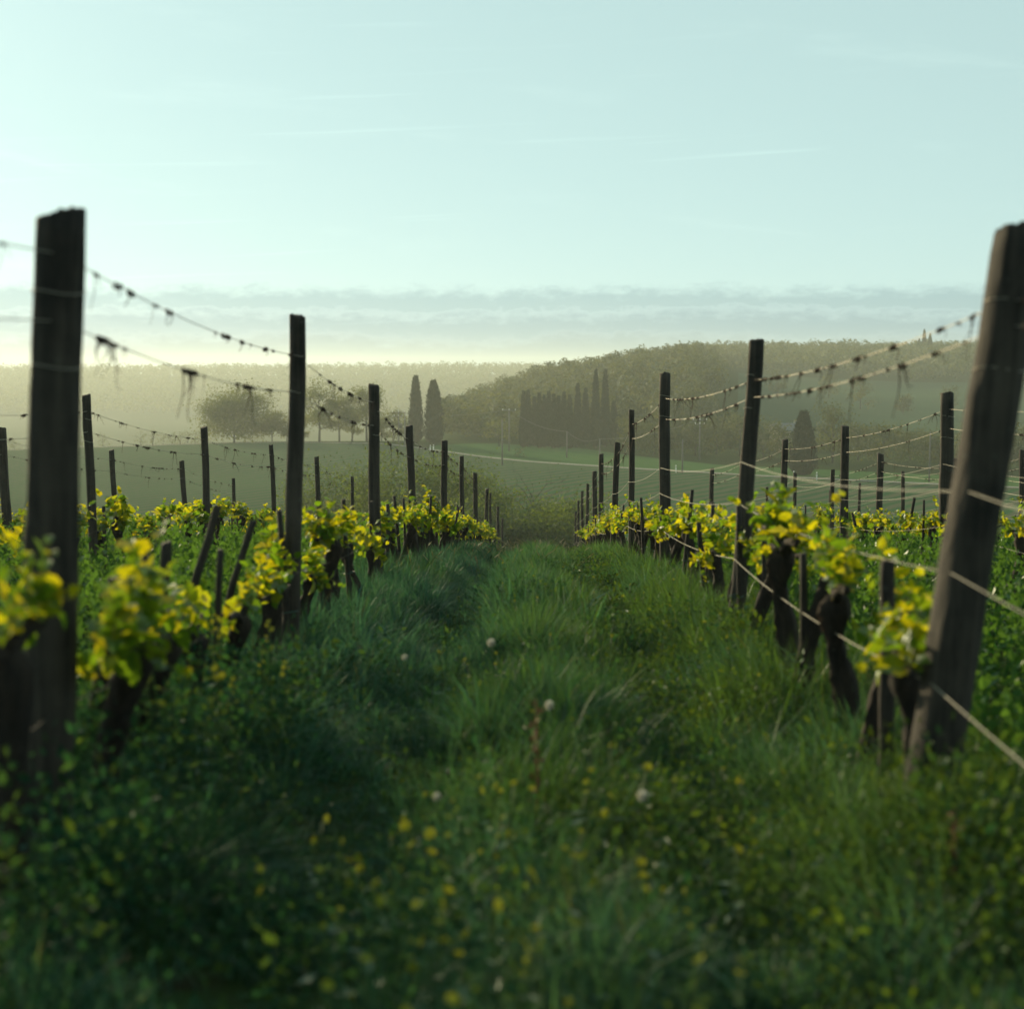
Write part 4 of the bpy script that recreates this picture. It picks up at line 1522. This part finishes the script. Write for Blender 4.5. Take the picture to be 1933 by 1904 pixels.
def build_flowers():
    r = np.random.default_rng(51)
    # blossom: eight small cupped petals
    petals = MB()
    for i in range(8):
        a = i * math.pi / 4
        c, s = math.cos(a), math.sin(a)
        p = lambda u, v, w: (c * u - s * v, s * u + c * v, w)
        petals.add([p(0, 0, 0), p(.006, .0045, .003), p(.011, 0, .006), p(.006, -.0045, .003)], [(0, 1, 2, 3)])
    pm = petals.mesh('blossom', M['yellow'], False)
    stems = []
    for k in range(4):
        rr = np.random.default_rng(600 + k)
        q = np.linspace(0, 1, 6)
        bx, by = rr.normal(0, .06, 2)
        P = np.column_stack([bx * q * q, by * q * q, q])
        mb = MB()
        mb.tube(P * np.array([1, 1, 1.0]), np.full(6, .0028), 4)
        lv = MB()
        cc = np.repeat(P[1:5], 3, 0)
        lv.cards(cc, np.full(len(cc), .07), rr, .3, .35)
        stems.append((mb.mesh('stem', M['fstem']), lv.mesh('leaves', M['fstem'], False), P[-1]))

    def flower(x, y, h, s, lab, grp, nb=1):
        e = empty('yellow_flower', (x, y, h1(x, y)), r.uniform(0, 6))
        tag(e, lab, 'flower', grp)
        sm, lm, tip = stems[int(r.integers(0, 4))]
        o = link(bpy.data.objects.new('stem', sm), e)
        o.scale = (1, 1, h)
        o = link(bpy.data.objects.new('stem_leaves', lm), e)
        o.scale = (1, 1, h)
        o['kind'] = 'stuff'
        for q in range(nb):
            b = link(bpy.data.objects.new('blossom', pm), e)
            off = (0, 0, 0) if q == 0 else (r.uniform(-.02, .02), r.uniform(-.02, .02), -r.uniform(.01, .06))
            b.location = (tip[0] + off[0], tip[1] + off[1], tip[2] * h + off[2])
            b.rotation_euler = (r.normal(0, .7), r.normal(0, .7), r.uniform(0, 6))
            b.scale = (s, s, s)
    # foreground scatter
    n = 0
    while n < 95:
        d = r.uniform(2.3, 4.6)
        u = r.normal(960, 300)
        if not 420 < u < 1560:
            continue
        x = tv(u) * d
        flower(x, d, r.uniform(.20, .42), r.uniform(.7, 1.5), 'small blurred yellow wildflower in the foreground grass', 'yellow wildflowers in the foreground', int(r.integers(1, 3)))
        n += 1
    for n in range(45):
        d = r.uniform(5, 13)
        x = r.uniform(-.5, 1.2)
        flower(x, d, r.uniform(.22, .36), r.uniform(.7, 1.2), 'tiny yellow wildflower in the middle of the grass lane', 'yellow wildflowers down the lane', 1)
    # the tall yellow-flowering weed at the foot of the near left vines
    for n in range(26):
        d = r.uniform(4.6, 6.6)
        u = r.uniform(250, 540)
        flower(tv(u) * d, d, r.uniform(.42, .62), r.uniform(.8, 1.4), 'tall yellow-flowering weed below the near left vines', 'tall yellow weeds on the left', 4)
    # dandelion clocks
    down = MB()
    g = r.normal(size=(150, 3))
    g /= np.linalg.norm(g, axis=1)[:, None]
    for q in g:
        side = np.cross(q, [.3, .5, .8])
        side /= np.linalg.norm(side)
        down.add([q * .004, q * .020 + side * .0035, q * .022, q * .020 - side * .0035], [(0, 1, 2, 3)])
    dm = down.mesh('seed_head', M['white'], False)
    for (u, v, d, lab) in ((1228, 1500, 4.3, 'white dandelion clock right of centre in the foreground'), (840, 1502, 4.3, 'small white dandelion clock left of centre in the foreground'),
                           (938, 1212, 6.2, 'pale dandelion clock standing in the middle of the lane'), (1050, 1330, 5.2, 'lower of two white seed heads near the lane centre'), (775, 1240, 6.0, 'tiny white seed head in the left wheel track')):
        p = P2W(u, v, d)
        z = h1(p.x, d)
        e = empty('dandelion_clock', (p.x, d, z))
        tag(e, lab, 'dandelion', 'white dandelion clocks')
        o = link(bpy.data.objects.new('stem', stems[0][0]), e)
        hh = max(.15, p.z - z)
        o.scale = (1, 1, hh)
        b = link(bpy.data.objects.new('seed_head', dm), e)
        b.location = (stems[0][2][0], stems[0][2][1], hh)
        s = .55 if u in (840, 775) else .8
        b.scale = (s, s, s)
    # rusty dock spike
    for (u, v, d, lab) in ((1012, 1320, 4.7, 'rusty brown dock spike rising near the lane centre'), (1800, 1640, 3.9, 'rusty dock spike below the leaning right post')):
        p = P2W(u, v, d)
        z = h1(p.x, d)
        hh = max(.3, p.z - z)
        e = empty('dock_spike', (p.x, d, z))
        tag(e, lab, 'weed')
        mb = MB()
        mb.tube([(0, 0, 0), (.005, 0, hh * .5), (0, .01, hh)], [.005, .004, .002], 6)
        ob('stem', mb.mesh('stem', M['dock']), e)
        lf = MB()
        q = np.linspace(.3, 1, 60) * hh
        lf.cards(np.column_stack([r.normal(0, .008, 60), r.normal(0, .008, 60), q]), np.full(60, .018), r, .5, .8)
        s_ = ob('seeds', lf.mesh('seeds', M['dock'], False), e)
        s_['kind'] = 'stuff'


build_posts()
build_wires()
build_vines()
build_grass()
build_herbs()
build_cover_crop()
build_flowers()
build_far_trees()
build_grove()
build_woods()
build_poles()
